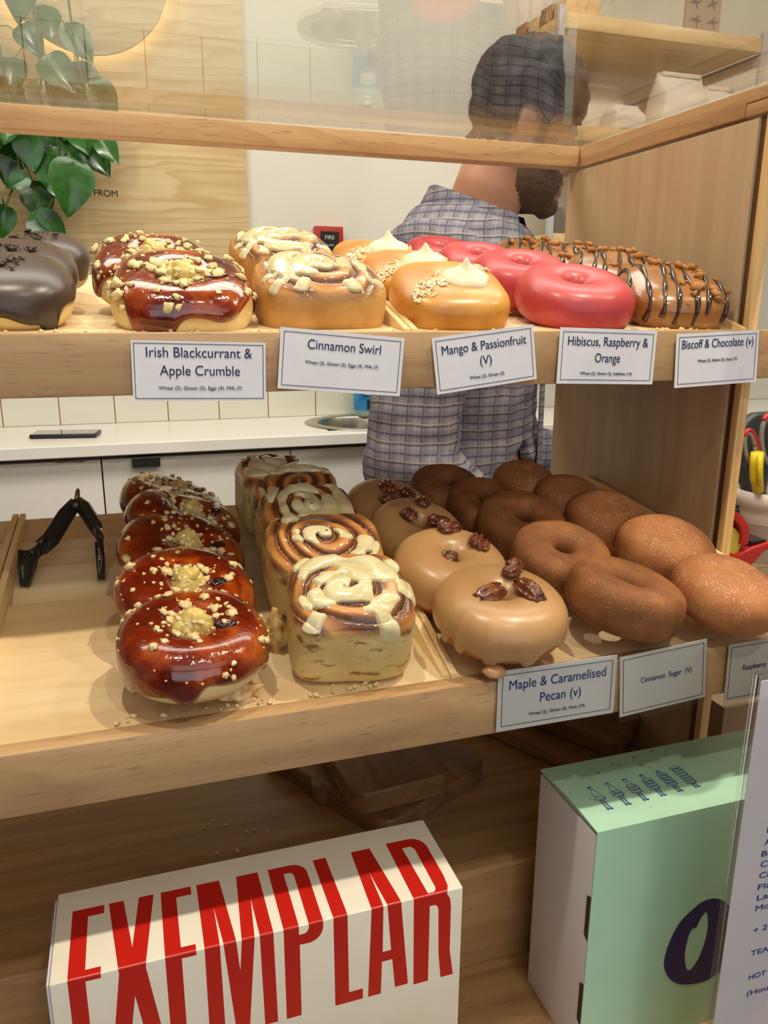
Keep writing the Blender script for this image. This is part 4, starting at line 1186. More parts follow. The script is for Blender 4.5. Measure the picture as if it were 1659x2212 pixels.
for lp in LET:
    me = fill2d(lp)
    bm = bmesh.new(); bm.from_mesh(me)
    bmesh.ops.bisect_plane(bm, geom=bm.verts[:] + bm.edges[:] + bm.faces[:], plane_co=(0, 0.00001, 0), plane_no=(0, 1, 0))
    vs, fs, ix = [], [], {}
    for f in bm.faces:
        topf = f.calc_center_median().y > 0
        idx = []
        for v in f.verts:
            k = (v.index, topf)
            if k not in ix:
                ix[k] = len(vs)
                u, q = v.co.x, v.co.y
                vs.append((u, YF + max(q, 0.0006), ZT + 0.00012) if topf else (u, YF - 0.00012, ZT + min(q, -0.0006)))
            idx.append(ix[k])
        fs.append(idx)
    # the print follows the rounded fold
    bm.free()
    mb = MB(); mb.v = vs; mb.f = fs
    us = sorted({round(v[0], 5) for v in vs if abs(v[1] - YF - 0.0006) < 1e-5})
    n = len(mb.v)
    segs = []
    tops = [(a, b) for f in fs for a, b in zip(f, list(f[1:]) + [f[0]]) if all(abs(vs[i][1] - YF - 0.0006) < 1e-6 for i in (a, b))]
    for a, b in tops:
        c1, c2 = vs[a], vs[b]
        q = [c1, c2, (c2[0], YF + 0.0002, ZT - 0.00008), (c1[0], YF + 0.0002, ZT - 0.00008), (c2[0], YF - 0.00012, ZT - 0.0006), (c1[0], YF - 0.00012, ZT - 0.0006)]
        mb.add(q, [(0, 1, 2, 3), (3, 2, 4, 5)])
    l = ex.location; mb.v = [(x - l.x, y - l.y, z - (l.z - E)) for x, y, z in mb.v]
    mb.build('lettering', REDP, ex)

# ------------------------------------------------------------------ green doughnut box
GX0, GX1, GY0, GY1, GZ0, GZ1 = 0.2675, 0.4700, 0.3700, 0.4445, -0.5153, -0.3263
gb = thing('doughnut_box', 'mint green cardboard doughnut box with a navy letter O', 'box', ((GX0 + GX1) / 2, 0.407, GZ0))
MINT = mat('mint_card', (176, 222, 194), (182, 227, 200), 26, 0.36)
GREYC = mat('grey_card_inside', (228, 223, 229), rough=0.6)
part(MB().box(GX0 + 0.0002, GX1, GY0 + 0.0008, GY1 - 0.0005, GZ0, GZ1 - 0.0042), 'box_body', GREYC, gb, bevel=0.0005)
sl = MB()
lidp = [(GY1, GZ1 - 0.0005)]
for k in range(1, 9):
    s = k / 8.0
    lidp.append((GY1 + (GY0 - GY1) * s, GZ1 + 0.0020 * sin(pi * s) - 0.0005))
lidp += [(GY0, GZ0), (GY0 + 0.0007, GZ0), (GY0 + 0.0007, GZ1 - 0.0014), (GY1, GZ1 - 0.0014)]
part(MB().prism(lidp, GX0, GX1 + 0.0003, 'X'), 'lid_wrap', MINT, gb)
part(MB().prism([(GY1 - 0.001, GZ1 - 0.0042), (GY1 - 0.001, GZ1 - 0.0015), (GY0 + 0.001, GZ1 - 0.0015), (GY0 + 0.001, GZ1 - 0.0042)], GX0 + 0.0035, GX1 - 0.003, 'X'), 'lid_gap_shade', mat('kraft_shadow', (118, 92, 62), rough=0.9), gb)  # dark strip coloured as the shade in the gap under the lid
for z0, z1 in ((-0.4120, -0.3770), (-0.4830, -0.4480)):
    part(MB().prism([(GY0 + 0.0009, z0), (GY0 + 0.0009, z1), (GY0 + 0.0050, z1 - 0.002), (GY0 + 0.0050, z0 + 0.002)], GX0 - 0.0003, GX0 + 0.004, 'X'), 'tab_slot', mat('slot_brown', (70, 56, 42), rough=0.9), gb)
NAVY = mat('navy_print', (30, 24, 92), rough=0.45)
OUT = [(0.3321, -0.4524), (0.3323, -0.4405), (0.3359, -0.4277), (0.3415, -0.4164), (0.3486, -0.4105), (0.3518, -0.4087), (0.3565, -0.4049), (0.3641, -0.4031), (0.3723, -0.4044), (0.3812, -0.4107), (0.3886, -0.4199), (0.3933, -0.432), (0.394, -0.4485), (0.39, -0.4638), (0.3819, -0.4738), (0.37, -0.4771), (0.3575, -0.4753), (0.3471, -0.472), (0.3382, -0.4643)]
INN = [(0.3642, -0.4128), (0.3665, -0.4205), (0.3674, -0.4307), (0.3656, -0.4443), (0.3612, -0.4572), (0.3548, -0.4634), (0.3511, -0.4561), (0.3494, -0.4455), (0.3503, -0.4338), (0.3527, -0.425), (0.3571, -0.4255), (0.3579, -0.4221), (0.3601, -0.4176)]
def smooth_loop(pts, it=2):
    for _ in range(it):
        pts = [q for a, b in zip(pts, pts[1:] + pts[:1]) for q in ((0.75 * a[0] + 0.25 * b[0], 0.75 * a[1] + 0.25 * b[1]), (0.25 * a[0] + 0.75 * b[0], 0.25 * a[1] + 0.75 * b[1]))]
    return pts
me = fill2d([smooth_loop(OUT), smooth_loop(INN, 1)])
l = gb.location
for v in me.vertices: v.co = (v.co.x - l.x, GY0 - 0.00015 - l.y, v.co.y - (l.z - E))
me.materials.append(NAVY)
oo = bpy.data.objects.new('lettering', me); C.objects.link(oo); oo.parent = gb
BLUEL = mat('blue_line_print', (44, 66, 150), rough=0.5)
for k in range(6):
    fx = 0.2878 + k * 0.0146; fy = 0.3865 + 0.0006 * k
    zt = GZ1 + 0.0016 + 0.0003
    mb = MB(); r0 = 0.00016
    def path(pts, r=r0):
        mb.tube([(fx + x, fy + y, zt - 0.0007 * ((fy + y - 0.407) / 0.037) ** 2 - 0.0003) for x, y in pts], r, 5)
    nr = k + 1
    base = 0.0042 if k < 5 else 0.0030
    if k < 5:
        path(arc(0, 0.0235, 0.0013, 0.0016, 0, 360, 14)); path(arc(-0.0003, 0.0243, 0.0014, 0.0011, 20, 200, 8), 0.0004)
        path([(-0.0008, 0.0220), (-0.0022, 0.0195), (-0.0026, 0.0155), (0.0006, 0.0140)]); path([(0.0008, 0.0220), (0.0022, 0.0190), (0.0026, 0.0150)])
    top_ = 0.0120 + 0.0022 * k if k < 5 else 0.0245
    step = 0.0030
    for q in range(nr if k < 5 else 7):
        cy = top_ - q * step
        if cy < 0.0046: break
        path([(0.0043 * cos(a) * (1 + 0.04 * cos(9 * a)), cy + 0.0019 * sin(a) * (1 + 0.10 * cos(9 * a))) for a in np.linspace(0, 2 * pi, 40)])
        path([(0.0040 * cos(a), cy - 0.0006 + 0.0006 * sin(7 * a)) for a in np.linspace(pi, 0, 18)], 0.00011)
    lowest = max(0.0046, top_ - (nr - 1 if k < 5 else 6) * step) - 0.0018
    for s in (-1, 1):
        path([(s * 0.0012 - 0.0005, lowest), (s * 0.0012 - 0.0004, 0.0008)]); path([(s * 0.0012 + 0.0005, lowest), (s * 0.0012 + 0.0004, 0.0008)])
        path([(s * 0.0012 - 0.0004, 0.0006), (s * 0.0014 + 0.0012, 0.0001)], 0.00045)
    part(mb, 'printed_figure', BLUEL, gb)
rnd = random.Random(8)
sp = [(Vector((rnd.gauss(0.333, 0.010), rnd.gauss(0.424, 0.005), GZ1 + 0.0008)), Vector((0, 0, 1))) for _ in range(26)] + [(Vector((rnd.uniform(0.28, 0.40), rnd.uniform(0.38, 0.44), GZ1 + 0.0008)), Vector((0, 0, 1))) for _ in range(14)]
tag(up_e(lumps(sp, 0.00055, 3, 'crumbs', mat('brown_crumb', (140, 110, 60), rough=0.8), None)), 'tiny brown crumbs on top of the mint green box', 'crumbs', kind='stuff')
rnd = random.Random(12)
sp = [(Vector((rnd.uniform(0.03, 0.11), rnd.uniform(0.51, 0.60), -0.4233)), Vector((0, 0, 1))) for _ in range(12)]
tag(up_e(lumps(sp, 0.0014, 6, 'crumbs', CRUMB, None)), 'few pale crumbs on the oak step behind the cream box', 'crumbs', kind='stuff')

# ------------------------------------------------------------------ menu in its acrylic holder
mn = thing('menu_holder', 'drinks menu sheet in a clear acrylic holder at the right edge', 'menu', (0.40, 0.305, GZ0))
MENUP = mat('menu_paper', (240, 231, 236), (236, 227, 233), 30, 0.55)
part(MB().box(0.3130, 0.4700, 0.3010, 0.3014, -0.512, -0.1935), 'menu_sheet', MENUP, mn)
part(MB().box(0.3085, 0.4745, 0.2985, 0.3000, -0.5150, -0.1890).box(0.3085, 0.4745, 0.3024, 0.3039, -0.5150, -0.1890).box(0.3085, 0.3100, 0.3000, 0.3024, -0.515, -0.189), 'acrylic_holder', glass_mat('acrylic', (0.985, 0.99, 0.985, 1), 1.49, 0.02), mn, bevel=0.0003)
MPTS = [(0.3324, -0.2904), (0.332, -0.2987), (0.3309, -0.3062), (0.3314, -0.3136), (0.3316, -0.3213), (0.3319, -0.3294), (0.3324, -0.337), (0.3326, -0.3445), (0.3333, -0.3603), (0.3342, -0.3774), (0.3353, -0.3956), (0.3358, -0.408)]
for (x, z), s, wd in zip(MPTS, ['E', 'A', 'Ba', 'Ch', 'Cap', 'Flat', 'Latte', 'Mocha', '+ 20p', 'TEAS', 'HOT CH', '(House'], [.0027, .0036, .0075, .0085, .0125, .0135, .0195, .0215, .0185, .0165, .0235, .0235]):
    lettering(s, INKB, mn, (x - mn.location.x, 0.30095 - mn.location.y, z - 0.0018 - (mn.location.z - E)), width=wd, height=0.0040, align='LEFT', depth=0.0002)


# ------------------------------------------------------------------ tongs on the lower tray
tg = thing('tongs', 'black metal serving tongs standing open on the lower tray left of the doughnuts', 'tongs', (-0.054, 0.600, -0.200))
TONGM = mat('tong_black', (36, 36, 34), (46, 45, 41), 90, 0.32, coat=0.3)


def blade(path, widths, wdir, name, thick=0.0011, curl=0.0028):
    """a bent strip with turned-in edges, following a path"""
    rows = []
    for i, (p, w_) in enumerate(zip(path, widths)):
        p = Vector(p); tgv = (Vector(path[min(i + 1, len(path) - 1)]) - Vector(path[max(i - 1, 0)])).normalized()
        a = Vector(wdir); a = (a - tgv * a.dot(tgv)).normalized(); n = tgv.cross(a)
        sec = [(-1, curl), (-1, 0.0), (-0.6, -thick), (0.6, -thick), (1, 0.0), (1, curl), (0.86, curl), (0.86, 0.0012), (0.5, 0), (-0.5, 0), (-0.86, 0.0012), (-0.86, curl)]
        rows.append([tuple(p + a * (q[0] * w_ / 2) + n * q[1]) for q in sec])
    o = len(rows[0]); mb = MB().grid(np.array(rows), cv=True)
    mb.f.append(tuple(range(o))); mb.f.append(tuple(reversed(range(len(mb.v) - o, len(mb.v)))))
    return part(mb, name, TONGM, tg, smooth=True, sharp=50)


HG = (-0.0447, 0.650, -0.1518)
blade([HG, (-0.0520, 0.640, -0.1585), (-0.0630, 0.622, -0.1725), (-0.0690, 0.613, -0.176)], [0.010, 0.0125, 0.013, 0.0125], (0.2, 0.7, 0.7), 'arm', curl=0.003)
blade([(-0.0640, 0.620, -0.1735), (-0.0715, 0.608, -0.1775), (-0.0750, 0.604, -0.1790)], [0.0095, 0.0085, 0.0095], (0.2, 0.7, 0.7), 'inner_arm', curl=0.002)
blade([(-0.0765, 0.606, -0.1755), (-0.0785, 0.600, -0.187), (-0.0805, 0.5945, -0.2000)], [0.016, 0.014, 0.006], (0.75, -0.35, 0.1), 'gripper', curl=0.003)
blade([HG, (-0.0400, 0.641, -0.1545), (-0.0325, 0.627, -0.1650), (-0.0295, 0.618, -0.1700)], [0.010, 0.012, 0.012, 0.011], (0.2, -0.7, -0.7), 'arm', curl=0.003)
blade([(-0.0315, 0.622, -0.1670), (-0.0275, 0.610, -0.1750)], [0.009, 0.0085], (0.2, -0.7, -0.7), 'inner_arm', curl=0.002)
blade([(-0.0272, 0.609, -0.1730), (-0.0270, 0.600, -0.186), (-0.0275, 0.5945, -0.2000)], [0.010, 0.010, 0.005], (0.3, -0.8, 0.1), 'gripper', curl=0.003)
part(MB().tube([(-0.0447, 0.648, -0.1535), (-0.0432, 0.656, -0.1440), (-0.0428, 0.657, -0.1425)], [0.0026, 0.0018, 0.0012], 10), 'pull_ring', STEEL, tg, smooth=True)
part(MB().ball((-0.0447, 0.6485, -0.1535), (0.006, 0.004, 0.005)), 'hinge', TONGM, tg, smooth=True)
lumps([(Vector((-0.0275 - tg.location.x + rnd.gauss(0, .0012), 0.602 - tg.location.y + rnd.gauss(0, .0012), 0.016 + rnd.gauss(0, .006))), Vector((0, -1, 0))) for _ in range(26)], 0.0013, 3, 'stuck_crumbs', CRUMB, tg)

# ------------------------------------------------------------------ chopping boards stored on the step
ZS = -0.4235


def board(cx, cy, z0, sx_, sy_, th, yaw, lab, r=0.014, tiltx=0.0, m=BOARDW):
    o = thing('chopping_board', lab, 'chopping board', (cx, cy, z0), (R(tiltx), 0, R(yaw)), group='wooden chopping boards under the shelf')
    pts = []
    for qx, qy, a0 in ((1, 1, 0), (-1, 1, 90), (-1, -1, 180), (1, -1, 270)):
        pts += arc(qx * (sx_ / 2 - r), qy * (sy_ / 2 - r), r, r, a0, a0 + 90, 7)
    MB().prism(pts, 0.0, th, 'Z').build('board', m, o, bevel=0.0025, seg=3)
    g = MB()
    for k in (-1, 1):
        g.box(k * sx_ * 0.17 - 0.0002, k * sx_ * 0.17 + 0.0002, -sy_ / 2 + 0.001, sy_ / 2 - 0.001, th, th + 0.00015)
    g.build('glue_line', mat('glue_dark', (96, 66, 36), rough=0.6), o)
    return o


BW2 = wood('walnut_board', (128, 92, 54), (100, 68, 38), (148, 110, 66), 'Y', 5, 50, waves=20, off=(3, 1, 2))
BW3 = wood('acacia_y', (138, 100, 58), (110, 76, 42), (160, 120, 74), 'Y', 5, 50, waves=20, off=(1, 4, 2))
board(0.1960, 0.6250, ZS, 0.138, 0.170, 0.018, 27, 'rounded wooden board lying lowest on the step, turned towards the right', 0.018, 0, BW2)
board(0.1890, 0.6330, ZS + 0.0182, 0.090, 0.190, 0.021, 5, 'smaller thick wooden board on top of the turned board', 0.014, 0, BW3)
board(0.1480, 0.6520, ZS + 0.0006, 0.028, 0.140, 0.0170, -4, 'narrow board edge showing at the left of the stack', 0.010, 0, BW3)
board(0.3640, 0.6560, ZS, 0.080, 0.210, 0.014, 28, 'long board lying flat behind the green box, lower of two', 0.010, 0, BW3)
board(0.3960, 0.6550, ZS + 0.0142, 0.082, 0.190, 0.020, 30, 'long board resting on another behind the green box', 0.012, 0, BW2)

# ------------------------------------------------------------------ hanging pothos
pp = thing('hanging_plant', 'green trailing pothos with heart shaped leaves hanging at the left', 'plant', (-0.12, 1.94, 0.80))
LEAFM = mat('pothos_leaf', (30, 78, 20), (48, 104, 30), 26, 0.26, c3=(20, 58, 16), bump=0.25, bscale=90, bdist=0.002, coat=0.3, coatr=0.15)
STEMM = mat('pothos_stem', (96, 116, 52), (70, 84, 40), 60, 0.5)
part(MB().lathe([(0.0, 0.80), (0.075, 0.80), (0.10, 0.98), (0.094, 0.98), (0.074, 0.92), (0.0, 0.92)], 36, (-0.16, 1.94, 0)), 'pot', mat('pot_white', (220, 214, 200), rough=0.4), pp, smooth=True, sharp=50)
part(MB().box(-0.34, 0.02, 1.86, 2.06, 0.785, 0.7985), 'bracket_shelf', SHELFW, pp)
LV = [(-0.203, 0.306, 0.100, -100, 0), (-0.158, 0.316, 0.075, -85, 1), (-0.104, 0.339, 0.070, -70, 0), (-0.032, 0.322, 0.100, -60, 0), (-0.080, 0.245, 0.112, -100, 2), (-0.152, 0.218, 0.085, -75, 0), (-0.132, 0.154, 0.090, -40, 1), (0.000, 0.325, 0.062, -60, 2), (-0.228, 0.174, 0.065, -95, 0), (-0.188, 0.253, 0.050, -150, 1),
      (-0.099, 0.573, 0.066, -80, 0), (-0.134, 0.528, 0.070, -60, 1), (-0.179, 0.464, 0.075, -90, 0), (-0.083, 0.460, 0.085, -50, 2), (-0.033, 0.464, 0.085, -65, 0), (-0.040, 0.530, 0.076, -62, 1), (-0.086, 0.385, 0.078, -95, 0), (-0.008, 0.420, 0.105, -65, 0), (-0.191, 0.360, 0.080, -100, 2), (-0.119, 0.413, 0.085, -80, 1), (-0.160, 0.401, 0.080, -110, 0),
      (-0.055, 0.350, 0.082, -75, 2), (-0.125, 0.285, 0.088, -90, 1), (-0.215, 0.42, 0.09, -100, 0), (-0.235, 0.33, 0.085, -95, 1), (-0.06, 0.405, 0.075, -70, 1), (-0.23, 0.52, 0.085, -85, 0), (-0.26, 0.25, 0.08, -100, 2), (-0.105, 0.245, 0.06, -60, 1), (-0.24, 0.60, 0.085, -70, 0), (-0.15, 0.60, 0.08, -95, 1), (-0.175, 0.345, 0.07, -60, 1), (-0.03, 0.365, 0.075, -80, 1)]
rnd = random.Random(21)
mb = MB(); ends = []
for k, (cx, cz, L_, ang, ly) in enumerate(LV):
    a = R(ang + rnd.uniform(-6, 6)); y0 = 1.965 - 0.028 * ly + rnd.uniform(-0.008, 0.008)
    ax = Vector((cos(a), 0, sin(a))); sd = Vector((-sin(a), 0, cos(a))); nn = Vector((rnd.uniform(-.25, .25), -1, rnd.uniform(0.0, 0.5))).normalized()
    ax = (ax - nn * ax.dot(nn)).normalized(); sd = nn.cross(ax)
    base = Vector((cx, y0, cz)) - ax * L_ * 0.45
    rows = []
    fold = rnd.uniform(0.10, 0.30); droop = rnd.uniform(0.1, 0.3)
    for i in range(15):
        s = i / 14.0
        w_ = 0.44 * (sin(pi * min(s ** 0.62, 1)) ** 0.85) * (1 - 0.12 * s) if 0 < s < 1 else 0.0
        row = []
        for j in range(11):
            t_ = -1 + 2 * j / 10.0
            back_ = 0.13 * (abs(t_) ** 1.3) * max(0, 1 - s * 2.6)
            p = base + ax * L_ * (s - back_) + sd * (L_ * w_ * t_) + nn * L_ * (fold * abs(t_) * w_ * 0.9 - droop * s * s * 0.7 + 0.035 * sin(6 * s + k) * t_ * t_)
            row.append(tuple(p))
        rows.append(row)
    up_ = np.array(rows); lo_ = up_ - np.array(nn) * 0.0007
    mb.grid(up_); mb.grid(lo_[::-1])
    ends.append((base, ax))
part(mb, 'foliage', LEAFM, pp, smooth=True, sharp=80)
mb = MB()
vines = [[(-0.16, 1.93, 0.95), (-0.10, 1.86, 0.97), (-0.06, 1.90, 0.70), (-0.05, 1.935, 0.52), (-0.03, 1.94, 0.38), (-0.02, 1.945, 0.34)],
         [(-0.17, 1.93, 0.95), (-0.16, 1.84, 0.96), (-0.12, 1.90, 0.68), (-0.12, 1.935, 0.50), (-0.10, 1.94, 0.34), (-0.10, 1.95, 0.26), (-0.135, 1.95, 0.20)],
         [(-0.19, 1.93, 0.95), (-0.24, 1.85, 0.96), (-0.20, 1.90, 0.66), (-0.19, 1.935, 0.42), (-0.18, 1.945, 0.28), (-0.22, 1.95, 0.20)]]
for v in vines:
    pts = []
    for i in range(len(v) - 1):
        for q in range(6):
            s = q / 6.0; pts.append(Vector(v[i]).lerp(Vector(v[i + 1]), s))
    pts.append(Vector(v[-1]))
    for _ in range(3): pts = [pts[0]] + [(pts[i - 1] + pts[i] * 2 + pts[i + 1]) / 4 for i in range(1, len(pts) - 1)] + [pts[-1]]
    mb.tube(pts, 0.0024, 8)
allv = [Vector(p) for v in vines for p in v[2:]]
for b, ax in ends:
    q = min(allv, key=lambda p: (p - b).length)
    mid = (q + b) / 2 + Vector((0, -0.012, 0.022))
    mb.tube([q + Vector((0, 0, 0.01)), mid, b, b + ax * 0.006], [0.0014, 0.0012, 0.001, 0.0006], 6)
part(mb, 'vine', STEMM, pp, smooth=True)

# ------------------------------------------------------------------ things right of the case
SCZ = -0.350
sc = thing('side_counter', 'brown tiled side counter right of the display case', 'counter', (0.95, 0.75, -0.515))
BT = NT('brown_tile')
sx = BT.add('ShaderNodeSeparateXYZ'); BT.link(BT.obj(), sx.inputs[0])
gg = None
for k in (0, 1):
    f_ = BT.math('FRACT', BT.math('ADD', BT.math('DIVIDE', sx.outputs[k], 0.11), 10.35))
    g_ = BT.math('LESS_THAN', f_, 0.018)
    gg = g_ if gg is None else BT.math('MAXIMUM', gg, g_)
BT.color(BT.mix(gg, BT.ramp(BT.noise(BT.obj(), 8, 3), [(0.3, (134, 112, 90)), (0.7, (152, 130, 106))]), (72, 50, 34))); BT.set(rough=0.3)
part(MB().box(0.494, 1.7, 0.512, 1.02, -0.5153, SCZ), 'counter_body', BT.m, sc)
pt_ = thing('utensil_pot', 'cream plastic pot holding scissors and a marker right of the case', 'pot', (0.860, 0.86, SCZ))
part(MB().lathe([(0.0, SCZ + 0.0005), (0.030, SCZ + 0.0005), (0.036, -0.272), (0.0415, -0.272), (0.0455, -0.247), (0.0430, -0.247), (0.037, -0.268), (0.030, -0.335), (0, -0.335)], 40, (0.860, 0.86, 0)), 'pot_body', mat('cream_plastic', (216, 204, 190), rough=0.45), pt_, smooth=True, sharp=45)
ov = thing('oven_glove', 'dark grey rounded silicone mitt standing in the cream pot behind the scissors', 'mitt', (0.858, 0.878, -0.33))
pts = [(0.840, -0.333), (0.876, -0.333), (0.886, -0.25), (0.915, -0.205)] + arc(0.880, -0.165, 0.040, 0.026, 0, 90, 6) + arc(0.838, -0.165, 0.030, 0.026, 90, 180, 6) + [(0.8085, -0.195), (0.822, -0.235), (0.832, -0.258)]
part(MB().prism(pts, 0.868, 0.886, 'Y'), 'mitt_body', mat('dark_grey_silicone', (58, 62, 60), rough=0.38), ov, bevel=0.006, seg=4, sharp=80)
sr = thing('scissors', 'red and grey handled scissors standing in the cream pot', 'scissors', (0.846, 0.845, -0.335))
RED = mat('red_plastic', (178, 40, 38), rough=0.35); GRY = mat('grey_plastic', (132, 126, 116), rough=0.4)
def loop_(cx, cz, rx, rz, tilt, r, m, nm, a0=0, a1=360):
    pts = []
    for i in range(33):
        a = R(a0 + (a1 - a0) * i / 32); x, z = rx * cos(a), rz * sin(a)
        pts.append((cx + x * cos(tilt) - z * sin(tilt), 0.846, cz + x * sin(tilt) + z * cos(tilt)))
    part(MB().tube(pts, (r), 10, cap=True), nm, m, sr, smooth=True)
loop_(0.8030, -0.184, 0.0078, 0.0230, R(20), 0.0028, GRY, 'handle_lining')
loop_(0.8045, -0.182, 0.0098, 0.0250, R(20), 0.0030, RED, 'handle', -60, 130)
loop_(0.8340, -0.176, 0.0125, 0.0330, R(16), 0.0034, GRY, 'handle_lining')
loop_(0.8360, -0.174, 0.0150, 0.0360, R(16), 0.0038, RED, 'handle', -70, 120)
part(MB().prism([(0.810, -0.205), (0.8165, -0.205), (0.852, -0.33), (0.846, -0.334)], 0.8445, 0.8462, 'Y').prism([(0.840, -0.210), (0.847, -0.210), (0.850, -0.334), (0.843, -0.334)], 0.8465, 0.8480, 'Y'), 'blade', STEEL, sr)
mk = thing('marker_pen', 'yellow highlighter with a clip leaning in the rim of the cream pot', 'marker', (0.818, 0.825, -0.255))
YEL = mat('yellow_plastic', (222, 198, 34), rough=0.4)
ax = [(0.8045, 0.834, -0.187), (0.8065, 0.835, -0.203), (0.8100, 0.836, -0.222), (0.8190, 0.838, -0.243)]
part(MB().tube(ax, [0.0085, 0.0088, 0.0086, 0.0070], 20), 'barrel', YEL, mk, smooth=True, sharp=50)
part(MB().tube([(0.8000, 0.8245, -0.1875), (0.8025, 0.8235, -0.210), (0.8068, 0.8255, -0.232)], [0.0032, 0.0032, 0.0026], 10), 'clip', YEL, mk, smooth=True, sharp=60)

td = thing('tape_dispenser', 'red tape dispenser with a yellow roll beside the cream pot', 'tape dispenser', (0.735, 0.80, SCZ))
part(MB().prism([(0.66, SCZ), (0.66, -0.300), (0.70, -0.295), (0.745, -0.312), (0.768, -0.303), (0.790, -0.2985), (0.800, -0.2995), (0.800, -0.305), (0.786, -0.312), (0.768, -0.330), (0.755, SCZ)], 0.782, 0.822, 'Y'), 'dispenser_body', RED, td, bevel=0.003, seg=3)
part(MB().prism([(0.700 + 0.062 * cos(a), -0.290 + 0.046 * sin(a)) for a in np.linspace(R(-12), R(192), 30)] + [(0.700 + 0.050 * cos(a), -0.290 + 0.036 * sin(a)) for a in np.linspace(R(192), R(-12), 30)], 0.784, 0.820, 'Y'), 'hood', RED, td, bevel=0.0012)
part(MB().prism([(0.700 + 0.054 * cos(a), -0.300 + 0.036 * sin(a)) for a in np.linspace(0, 2 * pi, 40, endpoint=False)], 0.790, 0.812, 'Y'), 'tape_roll', mat('yellow_tape', (196, 176, 66), rough=0.4), td)
part(MB().box(0.766, 0.792, 0.786, 0.818, -0.2985, -0.2955), 'cutter', BLACKM, td)
gr = thing('grey_basket', 'grey ridged plastic basket behind the tape dispenser', 'basket', (0.90, 0.99, SCZ))
part(MB().box(0.82, 1.05, 0.95, 1.018, SCZ, -0.222), 'basket_body', mat('basket_grey', (92, 90, 84), rough=0.5), gr, bevel=0.004)
for k in range(9):
    part(MB().box(0.822, 1.048, 0.9455, 0.9505, -0.310 + k * 0.0075, -0.3065 + k * 0.0075), 'rib', mat('basket_rib', (112, 108, 100), rough=0.5) if k == 0 else bpy.data.materials['basket_rib'], gr, bevel=0.001)


# ------------------------------------------------------------------ the man behind the counter
def V(x, y, z): return np.array([x, y, z], float)


def loft(mb, rings, n=28, cap=True):
    """rings: (centre, half-depth vector, half-width vector, squareness)"""
    rows = []
    for c, a, b, e in rings:
        row = []
        for k in range(n):
            t_ = 2 * pi * k / n
            row.append(np.array(c) + np.array(a) * spw(np.array(cos(t_)), e) + np.array(b) * spw(np.array(sin(t_)), e))
        rows.append(row)
    o = len(mb.v); mb.grid(np.array(rows), cv=True)
    if cap:
        m = len(rings)
        mb.f.append(tuple(o + k for k in range(n))); mb.f.append(tuple(o + (m - 1) * n + k for k in reversed(range(n))))


def fuse(mb, name, voxel, smooth=4):
    me = mb.mesh('tmp'); o = bpy.data.objects.new('tmp', me); C.objects.link(o)
    md = o.modifiers.new('r', 'REMESH'); md.mode = 'VOXEL'; md.voxel_size = voxel
    m2 = o.modifiers.new('s', 'SMOOTH'); m2.factor = 0.5; m2.iterations = smooth
    bpy.context.view_layer.update()
    out = bpy.data.meshes.new_from_object(o.evaluated_get(bpy.context.evaluated_depsgraph_get()))
    C.objects.unlink(o); bpy.data.objects.remove(o)
    out.name = name
    return out


FY = -1.40
yb, yh = R(-38), R(-6)                              # body and head turn
f_, s_ = V(cos(yb), sin(yb), 0), V(-sin(yb), cos(yb), 0)      # forward, left
hf, hs = V(cos(yh), sin(yh), 0), V(-sin(yh), cos(yh), 0)
UPV = V(0, 0, 1)
PX, PY = 0.568, 1.265
man = thing('person', 'man in a grey plaid shirt with a short dark beard, in profile behind the case', 'person', (PX, PY, FY))
body = MB()
# trunk
tr = [(-0.56, .118, .168, 0), (-0.48, .120, .172, 0), (-0.38, .112, .158, 0), (-0.28, .108, .150, .004), (-0.16, .112, .160, .010), (-0.06, .116, .172, .014), (0.00, .106, .178, .012), (0.035, .088, .158, .006), (0.060, .066, .110, .000)]
loft(body, [(V(PX - 0.012, PY, z + 0.080 * min(1, (z + 0.56) / 0.3)) + f_ * d, f_ * a, s_ * b, 0.85) for z, a, b, d in tr])
HC = V(0.634, 1.246, 0.270)
PT = R(9)                          # head centre
NB = V(PX - 0.012, PY, 0.118)
# neck
body.tube([NB - V(0, 0, .05), NB + V(.020, 0, .02), HC + V(-.048, 0, -.080), HC + V(-.024, 0, -.02)], [(.068, .064), (.060, .058), (.056, .054), (.055, .055)], 24)
# head
def hp(x, y, z):
    x = x * 0.93
    return HC + hf * (x * cos(PT) + z * sin(PT)) + hs * y + UPV * (z * cos(PT) - x * sin(PT))
def hball(x, y, z, rx, ry, rz, tilt=0):
    b = MB().ball((0, 0, 0), 1, 32, 22)
    out = []
    for p in b.v:
        q = V(p[0] * rx, p[1] * ry, p[2] * rz)
        q = V(q[0] * cos(tilt) - q[2] * sin(tilt), q[1], q[0] * sin(tilt) + q[2] * cos(tilt))
        out.append(hp(x + q[0], y + q[1], z + q[2]))
    body.add(out, b.f)
hball(0.006, 0, 0.036, .086, .076, .088)
hball(0.030, 0, -0.010, .066, .066, .088)
hball(0.034, 0, -0.060, .058, .054, .052, R(8))
hball(0.020, 0, -0.062, .060, .060, .040, R(-18))
hball(0.074, 0, -0.096, .021, .024, .018)
hball(0.086, 0, -0.060, .0125, .025, .008)
hball(0.085, 0, -0.0735, .0135, .023, .0085)
hball(0.078, 0, -0.046, .014, .026, .014)
hball(0.072, 0, 0.048, .026, .056, .022)
body.tube([hp(.082, 0, .030), hp(.098, 0, .004), hp(.112, 0, -.022), hp(.101, 0, -.034), hp(.086, 0, -.036)], [.009, .0115, .0145, .0125, .010], 14)
for k in (-1, 1):
    hball(0.094, k * .0125, -.030, .009, .008, .007)
    hball(0.060, k * .046, -.006, .020, .022, .022)
    hball(-0.012, k * .0745, -.006, .021, .010, .031, R(10))
    hball(-0.006, k * .074, -.032, .010, .008, .013)
